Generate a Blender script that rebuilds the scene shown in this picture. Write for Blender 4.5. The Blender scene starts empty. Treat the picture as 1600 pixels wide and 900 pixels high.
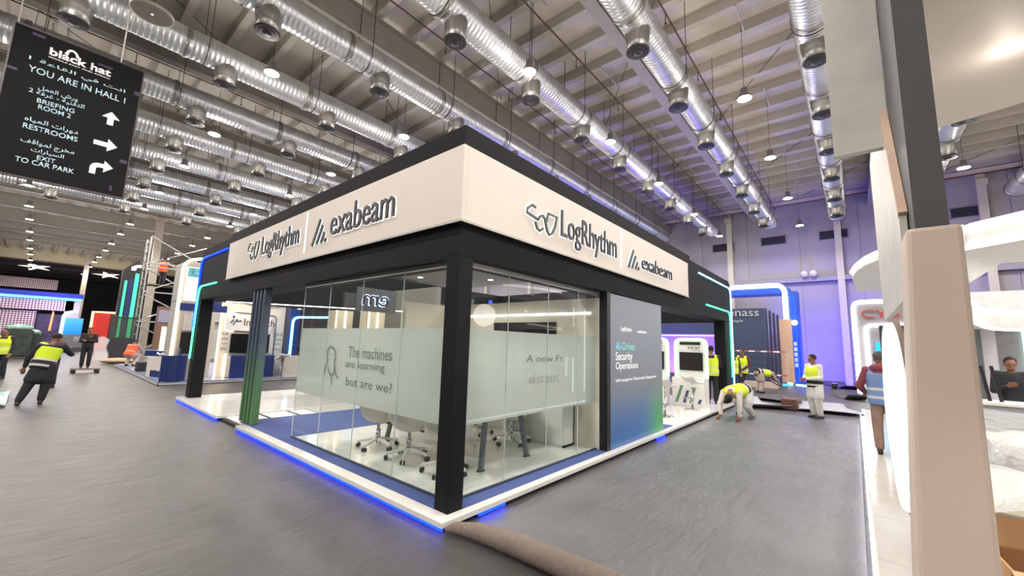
import bpy, bmesh, math, random
from mathutils import Vector, Matrix
R = math.radians
random.seed(7)
SC = bpy.context.scene
COL = SC.collection

# ------------------------------------------------------------------ camera
FPX = 629.24                                   # focal length in pixels of the 1600x900 frame
YAW, PIT, ROL = R(40.345), R(7.797), R(1.746)
CAM = Vector((-2.780, -3.090, 1.75))
_fw = Vector((math.cos(YAW)*math.cos(PIT), math.sin(YAW)*math.cos(PIT), math.sin(PIT)))
_rt = Vector((math.sin(YAW), -math.cos(YAW), 0)); _up = _rt.cross(_fw)
_R = _rt*math.cos(ROL) + _up*math.sin(ROL); _U = -_rt*math.sin(ROL) + _up*math.cos(ROL)
cd = bpy.data.cameras.new('camera'); cam = bpy.data.objects.new('camera', cd); COL.objects.link(cam)
cd.sensor_width = 36; cd.lens = FPX/1600*36; cd.clip_start = .05; cd.clip_end = 300
cam.matrix_world = Matrix(((_R.x, _U.x, -_fw.x, CAM.x), (_R.y, _U.y, -_fw.y, CAM.y), (_R.z, _U.z, -_fw.z, CAM.z), (0, 0, 0, 1)))
SC.camera = cam
def ray(x, y): return _R*((x-800)/FPX) - _U*((y-450)/FPX) + _fw
def G(x, y, z=0.):                              # pixel -> point on the level z
    d = ray(x, y); return CAM + d*((z-CAM.z)/d.z)
def PX(x, y, X): d = ray(x, y); return CAM + d*((X-CAM.x)/d.x)   # pixel -> point on the wall plane X
def PY(x, y, Y): d = ray(x, y); return CAM + d*((Y-CAM.y)/d.y)   # pixel -> point on the wall plane Y

# ------------------------------------------------------------------ world, exposure
w = bpy.data.worlds.new('world'); SC.world = w; w.use_nodes = True
w.node_tree.nodes['Background'].inputs[0].default_value = (.80, .78, .80, 1)
w.node_tree.nodes['Background'].inputs[1].default_value = .22
SC.view_settings.view_transform = 'Standard'; SC.view_settings.look = 'None'
SC.view_settings.exposure = -0.08; SC.view_settings.gamma = 1; SC.view_settings.use_curve_mapping = False
try:
    cy = SC.cycles
    cy.use_denoising = True; cy.max_bounces = 7; cy.diffuse_bounces = 3; cy.glossy_bounces = 3
    cy.transmission_bounces = 6; cy.transparent_max_bounces = 16; cy.sample_clamp_indirect = 4; cy.caustics_reflective = False; cy.caustics_refractive = False
    cy.use_light_tree = True; cy.use_adaptive_sampling = True; cy.adaptive_threshold = .04
except Exception: pass
LAMP_W = 150.       # each high bay lamp of the hall

# ------------------------------------------------------------------ materials
MATS = {}
def lin(h):
    h = h.lstrip('#'); o = []
    for i in (0, 2, 4):
        c = int(h[i:i+2], 16)/255; o.append(c/12.92 if c <= .04045 else ((c+.055)/1.055)**2.4)
    return (*o, 1)
def M(name, col='888888', rough=.5, metal=0., emit=0., ecol=None, var=.08, scale=6., bump=0., bscale=40., spec=.5, stretch=None):
    if name in MATS: return MATS[name]
    m = bpy.data.materials.new(name); m.use_nodes = True; nt = m.node_tree; b = nt.nodes['Principled BSDF']
    c = lin(col)
    b.inputs['Roughness'].default_value = rough; b.inputs['Metallic'].default_value = metal
    b.inputs['Specular IOR Level'].default_value = spec
    tc = nt.nodes.new('ShaderNodeTexCoord'); mp = nt.nodes.new('ShaderNodeMapping')
    nt.links.new(tc.outputs['Object'], mp.inputs[0])
    if stretch: mp.inputs['Scale'].default_value = stretch
    n = nt.nodes.new('ShaderNodeTexNoise'); n.inputs['Scale'].default_value = scale; n.inputs['Detail'].default_value = 4
    nt.links.new(mp.outputs[0], n.inputs['Vector'])
    r = nt.nodes.new('ShaderNodeValToRGB'); r.color_ramp.elements[0].position = .3; r.color_ramp.elements[1].position = .7
    r.color_ramp.elements[0].color = tuple(min(1, x*(1-var)) for x in c[:3]) + (1,)
    r.color_ramp.elements[1].color = tuple(min(1, x*(1+var)) for x in c[:3]) + (1,)
    nt.links.new(n.outputs['Fac'], r.inputs[0]); nt.links.new(r.outputs[0], b.inputs['Base Color'])
    if bump:
        n2 = nt.nodes.new('ShaderNodeTexNoise'); n2.inputs['Scale'].default_value = bscale; n2.inputs['Detail'].default_value = 3
        nt.links.new(mp.outputs[0], n2.inputs['Vector'])
        bp = nt.nodes.new('ShaderNodeBump'); bp.inputs['Strength'].default_value = bump; bp.inputs['Distance'].default_value = .02
        nt.links.new(n2.outputs['Fac'], bp.inputs['Height']); nt.links.new(bp.outputs[0], b.inputs['Normal'])
    if emit:
        b.inputs['Emission Color'].default_value = lin(ecol or col); b.inputs['Emission Strength'].default_value = emit
    MATS[name] = m; return m
def ramp_mat(name, axis, stops, rough=.5, const=False, emit=0, frame='Object'):
    """colour by one object coordinate: stops = [(coordinate, hex)]"""
    if name in MATS: return MATS[name]
    m = bpy.data.materials.new(name); m.use_nodes = True; nt = m.node_tree; b = nt.nodes['Principled BSDF']
    b.inputs['Roughness'].default_value = rough
    tc = nt.nodes.new('ShaderNodeTexCoord'); sp = nt.nodes.new('ShaderNodeSeparateXYZ'); nt.links.new(tc.outputs[frame], sp.inputs[0])
    lo, hi = stops[0][0], stops[-1][0]
    mr = nt.nodes.new('ShaderNodeMapRange'); mr.inputs['From Min'].default_value = lo; mr.inputs['From Max'].default_value = hi
    nt.links.new(sp.outputs[axis], mr.inputs['Value'])
    r = nt.nodes.new('ShaderNodeValToRGB'); cr = r.color_ramp; cr.interpolation = 'CONSTANT' if const else 'LINEAR'
    while len(cr.elements) < len(stops): cr.elements.new(.5)
    for e, (p, h) in zip(cr.elements, stops): e.position = (p-lo)/(hi-lo)
    for e, (p, h) in zip(cr.elements, stops): e.color = lin(h)
    nt.links.new(mr.outputs[0], r.inputs[0]); nt.links.new(r.outputs[0], b.inputs['Base Color'])
    if emit:
        nt.links.new(r.outputs[0], b.inputs['Emission Color']); b.inputs['Emission Strength'].default_value = emit
    MATS[name] = m; return m
def glow(name, col, s): return M(name, col, .4, 0, s, col, var=.02)
def mix_mat(name, build):
    if name in MATS: return MATS[name]
    m = bpy.data.materials.new(name); m.use_nodes = True; nt = m.node_tree
    nt.nodes.remove(nt.nodes['Principled BSDF']); build(nt, nt.nodes['Material Output']); MATS[name] = m; return m
def _glass(nt, out):
    t = nt.nodes.new('ShaderNodeBsdfTransparent'); t.inputs[0].default_value = (.93, .96, .95, 1)
    g = nt.nodes.new('ShaderNodeBsdfGlossy'); g.inputs['Roughness'].default_value = .01; g.inputs[0].default_value = (.9, .9, .9, 1)
    f = nt.nodes.new('ShaderNodeFresnel'); f.inputs[0].default_value = 1.45
    x = nt.nodes.new('ShaderNodeMixShader'); ge = nt.nodes.new('ShaderNodeNewGeometry'); mm = nt.nodes.new('ShaderNodeMath'); mm.operation = 'SUBTRACT'; mm.use_clamp = True
    nt.links.new(f.outputs[0], mm.inputs[0]); nt.links.new(ge.outputs['Backfacing'], mm.inputs[1]); nt.links.new(mm.outputs[0], x.inputs[0]); nt.links.new(t.outputs[0], x.inputs[1]); nt.links.new(g.outputs[0], x.inputs[2])
    nt.links.new(x.outputs[0], out.inputs[0])
def _film(nt, out):
    d = nt.nodes.new('ShaderNodeBsdfDiffuse'); n = nt.nodes.new('ShaderNodeTexNoise'); n.inputs['Scale'].default_value = 3
    r = nt.nodes.new('ShaderNodeValToRGB'); r.color_ramp.elements[0].color = (.60, .62, .60, 1); r.color_ramp.elements[1].color = (.68, .70, .68, 1)
    nt.links.new(n.outputs[0], r.inputs[0]); nt.links.new(r.outputs[0], d.inputs[0])
    tl = nt.nodes.new('ShaderNodeBsdfTranslucent'); tl.inputs[0].default_value = (.75, .78, .75, 1)
    a = nt.nodes.new('ShaderNodeMixShader'); a.inputs[0].default_value = .5; nt.links.new(d.outputs[0], a.inputs[1]); nt.links.new(tl.outputs[0], a.inputs[2])
    t = nt.nodes.new('ShaderNodeBsdfTransparent')
    b = nt.nodes.new('ShaderNodeMixShader'); b.inputs[0].default_value = .12; nt.links.new(a.outputs[0], b.inputs[1]); nt.links.new(t.outputs[0], b.inputs[2])
    nt.links.new(b.outputs[0], out.inputs[0])
def _plastic(col, k):
    def f(nt, out):
        t = nt.nodes.new('ShaderNodeBsdfTransparent'); p = nt.nodes.new('ShaderNodeBsdfPrincipled')
        p.inputs['Base Color'].default_value = lin(col); p.inputs['Roughness'].default_value = .25
        n = nt.nodes.new('ShaderNodeTexNoise'); n.inputs['Scale'].default_value = 7
        bp = nt.nodes.new('ShaderNodeBump'); bp.inputs['Strength'].default_value = .8; bp.inputs['Distance'].default_value = .05
        nt.links.new(n.outputs[0], bp.inputs['Height']); nt.links.new(bp.outputs[0], p.inputs['Normal'])
        x = nt.nodes.new('ShaderNodeMixShader'); x.inputs[0].default_value = k
        nt.links.new(t.outputs[0], x.inputs[1]); nt.links.new(p.outputs[0], x.inputs[2]); nt.links.new(x.outputs[0], out.inputs[0])
    return f
GLASS = mix_mat('clear glass', _glass); FILM = mix_mat('frosted film', _film)
PLASTIC = mix_mat('clear plastic wrap', _plastic('e6e8ea', .55)); GREENPL = mix_mat('green plastic sheet', _plastic('74b193', .9))

# ------------------------------------------------------------------ mesh helpers
class MB:
    def __init__(s): s.v = []; s.f = []
    def add(s, vs, fs):
        k = len(s.v); s.v += [tuple(p) for p in vs]; s.f += [tuple(i+k for i in f) for f in fs]; return s
    def box(s, x0, x1, y0, y1, z0, z1):
        return s.add([(x, y, z) for z in (z0, z1) for y in (y0, y1) for x in (x0, x1)],
                     [(0, 2, 3, 1), (4, 5, 7, 6), (0, 1, 5, 4), (2, 6, 7, 3), (0, 4, 6, 2), (1, 3, 7, 5)])
    def bar(s, a, b, wx, wz, up=(0, 0, 1)):      # rectangular bar from a to b
        a, b = Vector(a), Vector(b); d = (b-a).normalized(); u = Vector(up)
        if abs(d.dot(u)) > .98: u = Vector((1, 0, 0))
        x = d.cross(u).normalized()*(wx/2); z = x.cross(d).normalized()*(wz/2)
        vs = [p+i*x+j*z for p in (a, b) for i, j in ((-1, -1), (1, -1), (1, 1), (-1, 1))]
        return s.add(vs, [(0, 1, 2, 3), (7, 6, 5, 4), (0, 4, 5, 1), (1, 5, 6, 2), (2, 6, 7, 3), (3, 7, 4, 0)])
    def prism(s, poly, ax, a, b):                # polygon in the two other axes, extruded along ax
        def p(u, v, t): return {'x': (t, u, v), 'y': (u, t, v), 'z': (u, v, t)}[ax]
        n = len(poly); vs = [p(u, v, a) for u, v in poly] + [p(u, v, b) for u, v in poly]
        return s.add(vs, [tuple(range(n))[::-1], tuple(range(n, 2*n))] + [(i, (i+1) % n, n+(i+1) % n, n+i) for i in range(n)])
    def tube(s, pts, r, n=8, closed=False, cap=True):
        pts = [Vector(p) for p in pts]; k = len(s.v); m = len(pts); rs = r if isinstance(r, (list, tuple)) else [r]*m
        ref = None; vs = []
        for i, p in enumerate(pts):
            d = (pts[(i+1) % m]-pts[i-1]) if closed else (pts[min(i+1, m-1)]-pts[max(i-1, 0)])
            d.normalize()
            if ref is None: ref = Vector((0, 0, 1)) if abs(d.z) < .9 else Vector((1, 0, 0))
            x = d.cross(ref).normalized(); y = x.cross(d).normalized(); ref = y
            for j in range(n):
                t = 2*math.pi*(j+.5)/n; vs.append(p + (x*math.cos(t)+y*math.sin(t))*rs[i])
        fs = []
        for i in range(m if closed else m-1):
            a, b = i*n, ((i+1) % m)*n
            for j in range(n): fs.append((a+j, a+(j+1) % n, b+(j+1) % n, b+j))
        if cap and not closed: fs += [tuple(range(n))[::-1], tuple(range((m-1)*n, m*n))]
        return s.add(vs, fs)
    def lathe(s, prof, n=20, c=(0, 0, 0), axis=None):   # prof = [(r, h)]
        c = Vector(c); q = Matrix.Identity(3) if axis is None else Vector((0, 0, 1)).rotation_difference(Vector(axis)).to_matrix()
        vs = [c + q @ Vector((r*math.cos(2*math.pi*j/n), r*math.sin(2*math.pi*j/n), h)) for r, h in prof for j in range(n)]
        fs = [(i*n+j, i*n+(j+1) % n, (i+1)*n+(j+1) % n, (i+1)*n+j) for i in range(len(prof)-1) for j in range(n)]
        fs += [tuple(range(n))[::-1], tuple(range((len(prof)-1)*n, len(prof)*n))]
        return s.add(vs, fs)
    def ball(s, c, r, nu=12, nv=8, rot=None):
        r = r if isinstance(r, (tuple, list)) else (r, r, r); c = Vector(c); vs = [] ; fs = []
        for i in range(nv+1):
            a = math.pi*(i+.0)/nv; a = min(max(a, .02), math.pi-.02)
            for j in range(nu):
                t = 2*math.pi*j/nu; p = Vector((r[0]*math.sin(a)*math.cos(t), r[1]*math.sin(a)*math.sin(t), r[2]*math.cos(a)))
                vs.append(c + (rot @ p if rot else p))
        fs = [(i*nu+j, (i+1)*nu+j, (i+1)*nu+(j+1) % nu, i*nu+(j+1) % nu) for i in range(nv) for j in range(nu)]
        fs += [tuple(range(nu)), tuple(range(nv*nu, nv*nu+nu))[::-1]]
        return s.add(vs, fs)
    def cone(s, a, b, ra, rb, n=10):             # rounded tapered limb
        a, b = Vector(a), Vector(b); d = b-a; L = d.length
        if L < 1e-4: return s.ball(a, ra, n, 6)
        q = Vector((0, 0, 1)).rotation_difference(d.normalized()).to_matrix(); prof = []
        for i in range(4): t = math.pi/2*i/3.2; prof.append((max(ra*math.sin(t), .0006), -ra*math.cos(t)))
        for i in range(4): t = math.pi/2*(3-i)/3.2; prof.append((max(rb*math.sin(t), .0006), L+rb*math.cos(t)))
        return s.lathe(prof, n, a, d.normalized())
    def sheet(s, nx, ny, fn):
        vs = [fn(i/(nx-1), j/(ny-1)) for j in range(ny) for i in range(nx)]
        return s.add(vs, [(j*nx+i, j*nx+i+1, (j+1)*nx+i+1, (j+1)*nx+i) for j in range(ny-1) for i in range(nx-1)])
def mesh(mb, mat, smooth=False, off=None):
    me = bpy.data.meshes.new('m'); o = off or (0, 0, 0)
    me.from_pydata([(p[0]-o[0], p[1]-o[1], p[2]-o[2]) for p in mb.v], [], mb.f)
    bm = bmesh.new(); bm.from_mesh(me); bmesh.ops.recalc_face_normals(bm, faces=bm.faces); bm.to_mesh(me); bm.free()
    if smooth: me.shade_smooth() if hasattr(me, 'shade_smooth') else [setattr(p, 'use_smooth', True) for p in me.polygons]
    if mat: me.materials.append(mat)
    return me
def put(name, me, parent=None):
    o = bpy.data.objects.new(name, me); COL.objects.link(o)
    if parent: o.parent = parent
    return o
def wloc(o):
    v = Vector((0, 0, 0))
    while o: v += o.location; o = o.parent
    return v
def part(name, mb, mat, parent, smooth=False, local=False, bevel=0, label=None):
    o = put(name, mesh(mb, mat, smooth, None if local else wloc(parent)), parent)
    if bevel: bv = o.modifiers.new('bevel', 'BEVEL'); bv.width = bevel; bv.segments = 2; bv.limit_method = 'ANGLE'
    if label: o['label'] = label
    return o
def thing(name, label, cat, loc=(0, 0, 0), rz=0, group=None):
    o = bpy.data.objects.new(name, None); COL.objects.link(o); o.location = loc; o.rotation_euler = (0, 0, rz); o.empty_display_size = .1
    o['label'] = label; o['category'] = cat
    if group: o['group'] = group
    return o
def solo(name, mb, mat, label, cat, group=None, smooth=False, bevel=0, loc=None):
    loc = Vector(loc) if loc else Vector((sum(p[0] for p in mb.v)/len(mb.v), sum(p[1] for p in mb.v)/len(mb.v), min(p[2] for p in mb.v)))
    o = put(name, mesh(mb, mat, smooth, loc)); o.location = loc; o['label'] = label; o['category'] = cat
    if group: o['group'] = group
    if bevel: bv = o.modifiers.new('bevel', 'BEVEL'); bv.width = bevel; bv.segments = 2; bv.limit_method = 'ANGLE'
    return o
def struct(name, mb, mat, parent=None, smooth=False):
    o = put(name, mesh(mb, mat, smooth), parent)
    if not parent: o['kind'] = 'structure'
    return o
def dup(root, loc=None, rz=None, label=None, parent=None):
    r = root.copy(); COL.objects.link(r); r.parent = parent
    if loc is not None: r.location = loc
    if rz is not None: r.rotation_euler = (0, 0, rz)
    if label: r['label'] = label
    for ch in root.children: dup(ch, parent=r)
    return r
def lamp(kind, loc, energy, col, parent=None, size=.1, rot=None, spot=None, name='lamp'):
    l = bpy.data.lights.new(name, kind); l.energy = energy; l.color = lin(col)[:3]
    if kind == 'AREA': l.shape = 'DISK'; l.size = size
    else: l.shadow_soft_size = size
    if kind == 'SPOT': l.spot_size = spot or R(150); l.spot_blend = .6
    o = bpy.data.objects.new(name, l); COL.objects.link(o); o.location = loc
    if rot: o.rotation_euler = rot
    if parent: o.parent = parent
    return o
# flat lettering fitted to a parallelogram: lower left, lower right, upper left (3D points), n = outward normal
def letters(name, body, ll, lr, ul, mat, parent, ext=.006, lift=.004, mirror=False, local=False, bold=0.):
    cu = bpy.data.curves.new('t', 'FONT'); cu.body = body; cu.offset = bold; cu.size = 1; cu.resolution_u = 3; cu.space_line = .95
    ob = bpy.data.objects.new('t', cu); me = bpy.data.meshes.new_from_object(ob); bpy.data.objects.remove(ob)
    ll, lr, ul = Vector(ll), Vector(lr), Vector(ul); ex, ey = lr-ll, ul-ll; n = ex.cross(ey).normalized()
    xs = [v.co.x for v in me.vertices]; ys = [v.co.y for v in me.vertices]
    if not xs: print('EMPTY TEXT', body); return None
    x0, x1, y0, y1 = min(xs), max(xs), min(ys), max(ys); off = Vector((0, 0, 0)) if local else wloc(parent)
    bm = bmesh.new(); bm.from_mesh(me)
    if ext:
        g = bmesh.ops.extrude_face_region(bm, geom=list(bm.faces))
        for v in [e for e in g['geom'] if isinstance(e, bmesh.types.BMVert)]: v.co.z += 1
    for v in bm.verts:
        u = (v.co.x-x0)/(x1-x0); t = (v.co.y-y0)/(y1-y0)
        if mirror: u = 1-u
        v.co = ll + ex*u + ey*t + n*(lift + ext*v.co.z) - off
    bmesh.ops.recalc_face_normals(bm, faces=bm.faces); bm.to_mesh(me); bm.free()
    me.materials.clear(); me.materials.append(mat)
    return put(name, me, parent)
def strokes(name, lines, ll, lr, ul, mat, parent, wdt, lift=.006, ext=.006):
    """flat pen strokes given in a unit square laid over the parallelogram"""
    ll, lr, ul = Vector(ll), Vector(lr), Vector(ul); ex, ey = lr-ll, ul-ll; n = ex.cross(ey).normalized(); mb = MB()
    for ln in lines:
        P = [ll+ex*u+ey*v+n*lift for u, v in ln]; m = len(P); vs = []
        for i, p in enumerate(P):
            d = (P[min(i+1, m-1)]-P[max(i-1, 0)]).normalized(); s = d.cross(n).normalized()*(wdt/2)
            vs += [p-s, p+s, p+s+n*ext, p-s+n*ext]
        fs = []
        for i in range(m-1):
            a, b = i*4, i*4+4; fs += [(a+j, a+(j+1) % 4, b+(j+1) % 4, b+j) for j in range(4)]
        fs += [(0, 1, 2, 3), ((m-1)*4+3, (m-1)*4+2, (m-1)*4+1, (m-1)*4)]
        mb.add(vs, fs)
    return part(name, mb, mat, parent)
def arc(cx, cy, rx, ry, a0, a1, n=10): return [(cx+rx*math.cos(R(a0+(a1-a0)*i/n)), cy+ry*math.sin(R(a0+(a1-a0)*i/n))) for i in range(n+1)]
def smooth_path(P, rad=.15, n=5):
    """round the corners of a polyline"""
    P = [Vector(p) for p in P]; out = [P[0]]
    for i in range(1, len(P)-1):
        a = (P[i-1]-P[i]); b = (P[i+1]-P[i]); r = min(rad, a.length*.49, b.length*.49); A = P[i]+a.normalized()*r; B = P[i]+b.normalized()*r
        for k in range(n+1):
            t = k/n; out.append(A*(1-t)**2 + P[i]*2*t*(1-t) + B*t*t)
    return out+[P[-1]]
# ================================================================== THE HALL
XW, YF, ZC = 27., 72., 11.4          # right end wall, far end wall, roof deck
# floor: grey carpet under a rippled protective film
def floor_mat():
    m = M('film covered carpet', '514f4d', .34, var=.16, scale=1.3, spec=.28); nt = m.node_tree; b = nt.nodes['Principled BSDF']
    tc = nt.nodes.new('ShaderNodeTexCoord'); mp = nt.nodes.new('ShaderNodeMapping'); mp.inputs['Rotation'].default_value = (0, 0, R(46)); mp.inputs['Scale'].default_value = (1, 3.4, 1)
    nt.links.new(tc.outputs['Object'], mp.inputs[0])
    n = nt.nodes.new('ShaderNodeTexNoise'); n.inputs['Scale'].default_value = 2.6; n.inputs['Detail'].default_value = 6; n.inputs['Distortion'].default_value = .8
    nt.links.new(mp.outputs[0], n.inputs['Vector'])
    f = nt.nodes.new('ShaderNodeTexNoise'); f.inputs['Scale'].default_value = 160; nt.links.new(tc.outputs['Object'], f.inputs['Vector'])
    ad = nt.nodes.new('ShaderNodeMath'); ad.operation = 'MULTIPLY_ADD'; ad.inputs[1].default_value = .12
    nt.links.new(f.outputs[0], ad.inputs[0]); nt.links.new(n.outputs[0], ad.inputs[2])
    bp = nt.nodes.new('ShaderNodeBump'); bp.inputs['Strength'].default_value = .5; bp.inputs['Distance'].default_value = .05
    nt.links.new(ad.outputs[0], bp.inputs['Height']); nt.links.new(bp.outputs[0], b.inputs['Normal'])
    rr = nt.nodes.new('ShaderNodeMapRange'); rr.inputs['To Min'].default_value = .22; rr.inputs['To Max'].default_value = .55
    nt.links.new(n.outputs[0], rr.inputs[0]); nt.links.new(rr.outputs[0], b.inputs['Roughness'])
    return m
FLOORM = floor_mat()
fl = struct('floor', MB().box(-24, XW, -26, YF+30, -.2, 0), FLOORM)
deck = M('roof lining', 'd6cec2', .7, var=.06, scale=.8)
steel = M('grey painted steel', 'a09a92', .55, var=.07); steel2 = M('pale painted steel', 'bdb6ac', .55, var=.05)
dark = M('dark steel', '3a3434', .6)
ceil = struct('ceiling', MB().box(-24, XW, -26, YF, ZC, ZC+.15), deck)
# lining panels between the purlins, a hand's breadth proud of the deck, then the purlins, then the frames
X0 = 6.12; PS = 1.18
pl = mesh(MB().box(-.53, .53, -26, YF, ZC-.05, ZC), deck)
pu = mesh(MB().prism([(-.10, 11.0), (.10, 11.0), (.10, 11.03), (-.06, 11.03), (-.06, 11.32), (.1, 11.32), (.1, 11.36), (-.1, 11.36)], 'y', -26, YF), steel2)
for k in range(-25, 18):
    x = X0+k*PS
    if x > XW-.2 or x < -23: continue
    o = put('purlin', pu, ceil); o.location.x = x
    if x+PS/2 < XW-.55: o = put('roof_panel', pl, ceil); o.location.x = x+PS/2
def ibeam(h0, h1, w): return [(-w/2, h0), (w/2, h0), (w/2, h0+.03), (.012, h0+.03), (.012, h1-.03), (w/2, h1-.03), (w/2, h1), (-w/2, h1), (-w/2, h1-.03), (-.012, h1-.03), (-.012, h0+.03), (-w/2, h0+.03)]
me = mesh(MB().prism(ibeam(10.1, 10.99, .32), 'x', -24, XW), steel)
for k in range(-3, 11):
    o = put('trim_%d' % (k+5), me); o.location.y = 1.35+5.65*k; o['kind'] = 'structure'      # steel roof frames
# bracing cables under the purlins
cb = MB()
for k in range(-2, 11):
    for j in range(-3, 4):
        y0 = 1.5+5.65*k; x0 = 1+j*7.1; cb.tube([(x0, y0, 11.02), (x0+7, y0+5.4, 11.02)], .012, 4)
struct('bracing_cable', cb, dark, ceil)
wallm = M('pale lilac wall panels', '96909c', .6, var=.05, scale=1.2)
wr = struct('wall_right', MB().box(XW, XW+.25, -26, YF, 0, ZC), wallm)
# cladding panels of the end wall, ledge and pilasters
me = mesh(MB().box(XW-.03, XW, .01, 2.79, .15, 5.9), wallm); me2 = mesh(MB().box(XW-.03, XW, .01, 2.79, 6.25, 10.9), wallm)
for k in range(-9, 14):
    for q in (me, me2): o = put('wall_panel', q, wr); o.location.y = k*2.8+1.9
struct('ledge', MB().box(XW-.30, XW-.02, -26, YF, 5.92, 6.2), M('grey ledge', '8e8a98', .6), wr)
me = mesh(MB().box(XW-.32, XW-.02, -.16, .16, 0, ZC).box(XW-.5, XW-.32, -.2, .2, 10.2, 10.5), steel2)
for k in range(-5, 13): o = put('pilaster', me, wr); o.location.y = 2.9+5.65*k
# far end: bulkhead over a wide opening, dark hall behind
cream = M('cream bulkhead', 'd8ceb2', .6, var=.04)
wl = struct('wall_far', MB().box(-24, 16, YF, YF+.4, 9.9, ZC).box(16, XW, YF, YF+.4, 0, ZC), cream)
darkw = M('dark far hall', '453f4a', .8)
struct('wall_beyond', MB().box(-30, XW, YF+30, YF+30.3, 0, 12), darkw)
struct('trim_1', MB().box(-24, 16, YF-.15, YF, 9.75, 9.9), M('dark trim', '4d4038', .6))
mb = MB()
for k in range(6):
    y = YF+3+k*4.5; mb.bar((-30, y, 10.4-.1*k), (25, y, 10.4-.1*k), .25, .35)
struct('ceiling_beyond', MB().box(-30, XW, YF, YF+30, 11.6, 11.8), darkw)
for k in range(6):
    y = YF+3+k*4.5
    struct('truss_beam', MB().bar((-30, y, 10.4), (25, y, 10.4), .25, .4).bar((-30, y, 11.2), (25, y, 11.2), .15, .15), M('far truss', '4a4350', .6), bpy.data.objects['ceiling_beyond'])
# steel columns that carry the frames
for i, (cx, cy) in enumerate(((2.35, 35.25), (.3, 61.6))):
    c = thing('steel_column', ['beige steel column behind the scaffold tower', 'beige steel column standing before the dark far hall'][i], 'column', (cx, cy, 0))
    part('shaft', MB().box(cx-.2, cx+.2, cy-.28, cy+.28, 0.02, 10.08), M('beige column', 'a79f92', .6), c, bevel=.02)
    part('base_plate', MB().box(cx-.45, cx+.45, cy-.4, cy+.4, 0, .04), steel, c)

# ---- air ducts: ribbed galvanised tubes with drum nozzles
galv = M('galvanised duct', 'cfd1d4', .36, metal=.75, var=.12, scale=3, bump=.05, bscale=8)
galv2 = M('galvanised nozzle', '9a9894', .35, metal=.8, var=.1)
noz_d = M('nozzle dark insert', '26252a', .5)
XD0, XD1, ZD, RD = -16., 24.6, 9.25, .37
prof = []; x = XD0
while x < XD1:
    for dx, rr in ((0, RD), (.07, RD), (.08, RD+.007), (.1, RD+.007)): prof.append((rr, x+dx))
    x += .11
prof.append((RD, XD1)); body_me = mesh(MB().lathe(prof, 20, (0, 0, 0), (1, 0, 0)), galv, True)
coup_me = mesh(MB().lathe([(RD+.005, -.06), (RD+.028, -.05), (RD+.028, .05), (RD+.005, .06)], 24, (0, 0, 0), (1, 0, 0)), galv2, True)
cap_me = mesh(MB().lathe([(RD+.01, -.14), (RD+.04, -.13), (RD+.04, .02), (RD-.05, .04)], 24, (0, 0, 0), (1, 0, 0)), galv2, True)
noz_me = mesh(MB().lathe([(.20, -.74), (.24, -.73), (.235, -.55), (.26, -.48), (.29, -.2), (.27, 0)], 20), galv2, True)
ins_me = mesh(MB().lathe([(.225, -.77), (.265, -.765), (.265, -.735), (.245, -.73)], 20).lathe([(.02, -.81), (.1, -.80), (.12, -.75), (.1, -.73)], 12)
              .lathe([(.15, -.785), (.165, -.785), (.165, -.75), (.15, -.75)], 16), noz_d, True)
hw = MB().tube([(0, RD+.02, 11.3-ZD)] + [(0, (RD+.02)*math.cos(t), -(RD+.02)*math.sin(t)) for t in [math.pi*i/12 for i in range(13)]] + [(0, -RD-.02, 11.3-ZD)], .011, 4)
hw_me = mesh(hw, dark)
def duct(k, y):
    names = ['ending above the grey text panel', 'running above the glass room', 'passing over the white corner fascia']
    if k == 0: lb = 'galvanised air duct nearest the white side canopy'
    elif k < 0: lb = 'galvanised air duct beyond the white side canopy'
    elif k <= 3: lb = 'galvanised air duct ' + names[k-1]
    elif k == 4: lb = 'galvanised air duct passing just behind the hanging black sign'
    else: lb = 'galvanised air duct over the booths beyond the hanging black sign'
    d = thing('air_duct', lb, 'air duct', (0, y, ZD), 0, 'air ducts beyond the black sign' if k > 4 else ('ducts beyond the canopy' if k < 0 else None))
    put('duct_tube', body_me, d); o = put('end_cap', cap_me, d); o.location.x = XD1
    for j in range(14): o = put('hanger_wire', hw_me, d); o.location.x = XD0+1.2+j*2.82
    for j in range(13): o = put('coupling', coup_me, d); o.location.x = XD0+2.6+j*3.0+.3*(k % 3)
    for j in range(-5, 9):
        n = put('nozzle', noz_me, d); n.location = (-.2+2.82*j, 0, 0); q = put('nozzle_ring', ins_me, n)
for k in range(-2, 11): duct(k, -2.82+3.12*k)
# ---- sprinkler pipes
pip = M('sprinkler pipe', '4b2f2c', .5)
sm = MB().tube([(-16, 0, 10.55), (XW-.6, 0, 10.55)], .022, 6); 
sp_me = mesh(sm, pip)
dr = MB()
for j in range(-5, 9): dr.tube([(1.2+2.9*j, 0, 10.55), (1.2+2.9*j, 0, 10.25)], .012, 5).lathe([(.005, 10.2), (.03, 10.22), (.03, 10.24), (.005, 10.25)], 8, (1.2+2.9*j, 0, 0))
dr_me = mesh(dr, pip)
for k in range(-2, 9):
    t = thing('sprinkler_pipe', 'thin dark sprinkler pipe hung under the roof purlins', 'pipe', (0, .18+2.72*k, 0), 0, 'sprinkler pipes under the roof')
    put('pipe_run', sp_me, t); put('sprinkler_head', dr_me, t)
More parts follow.
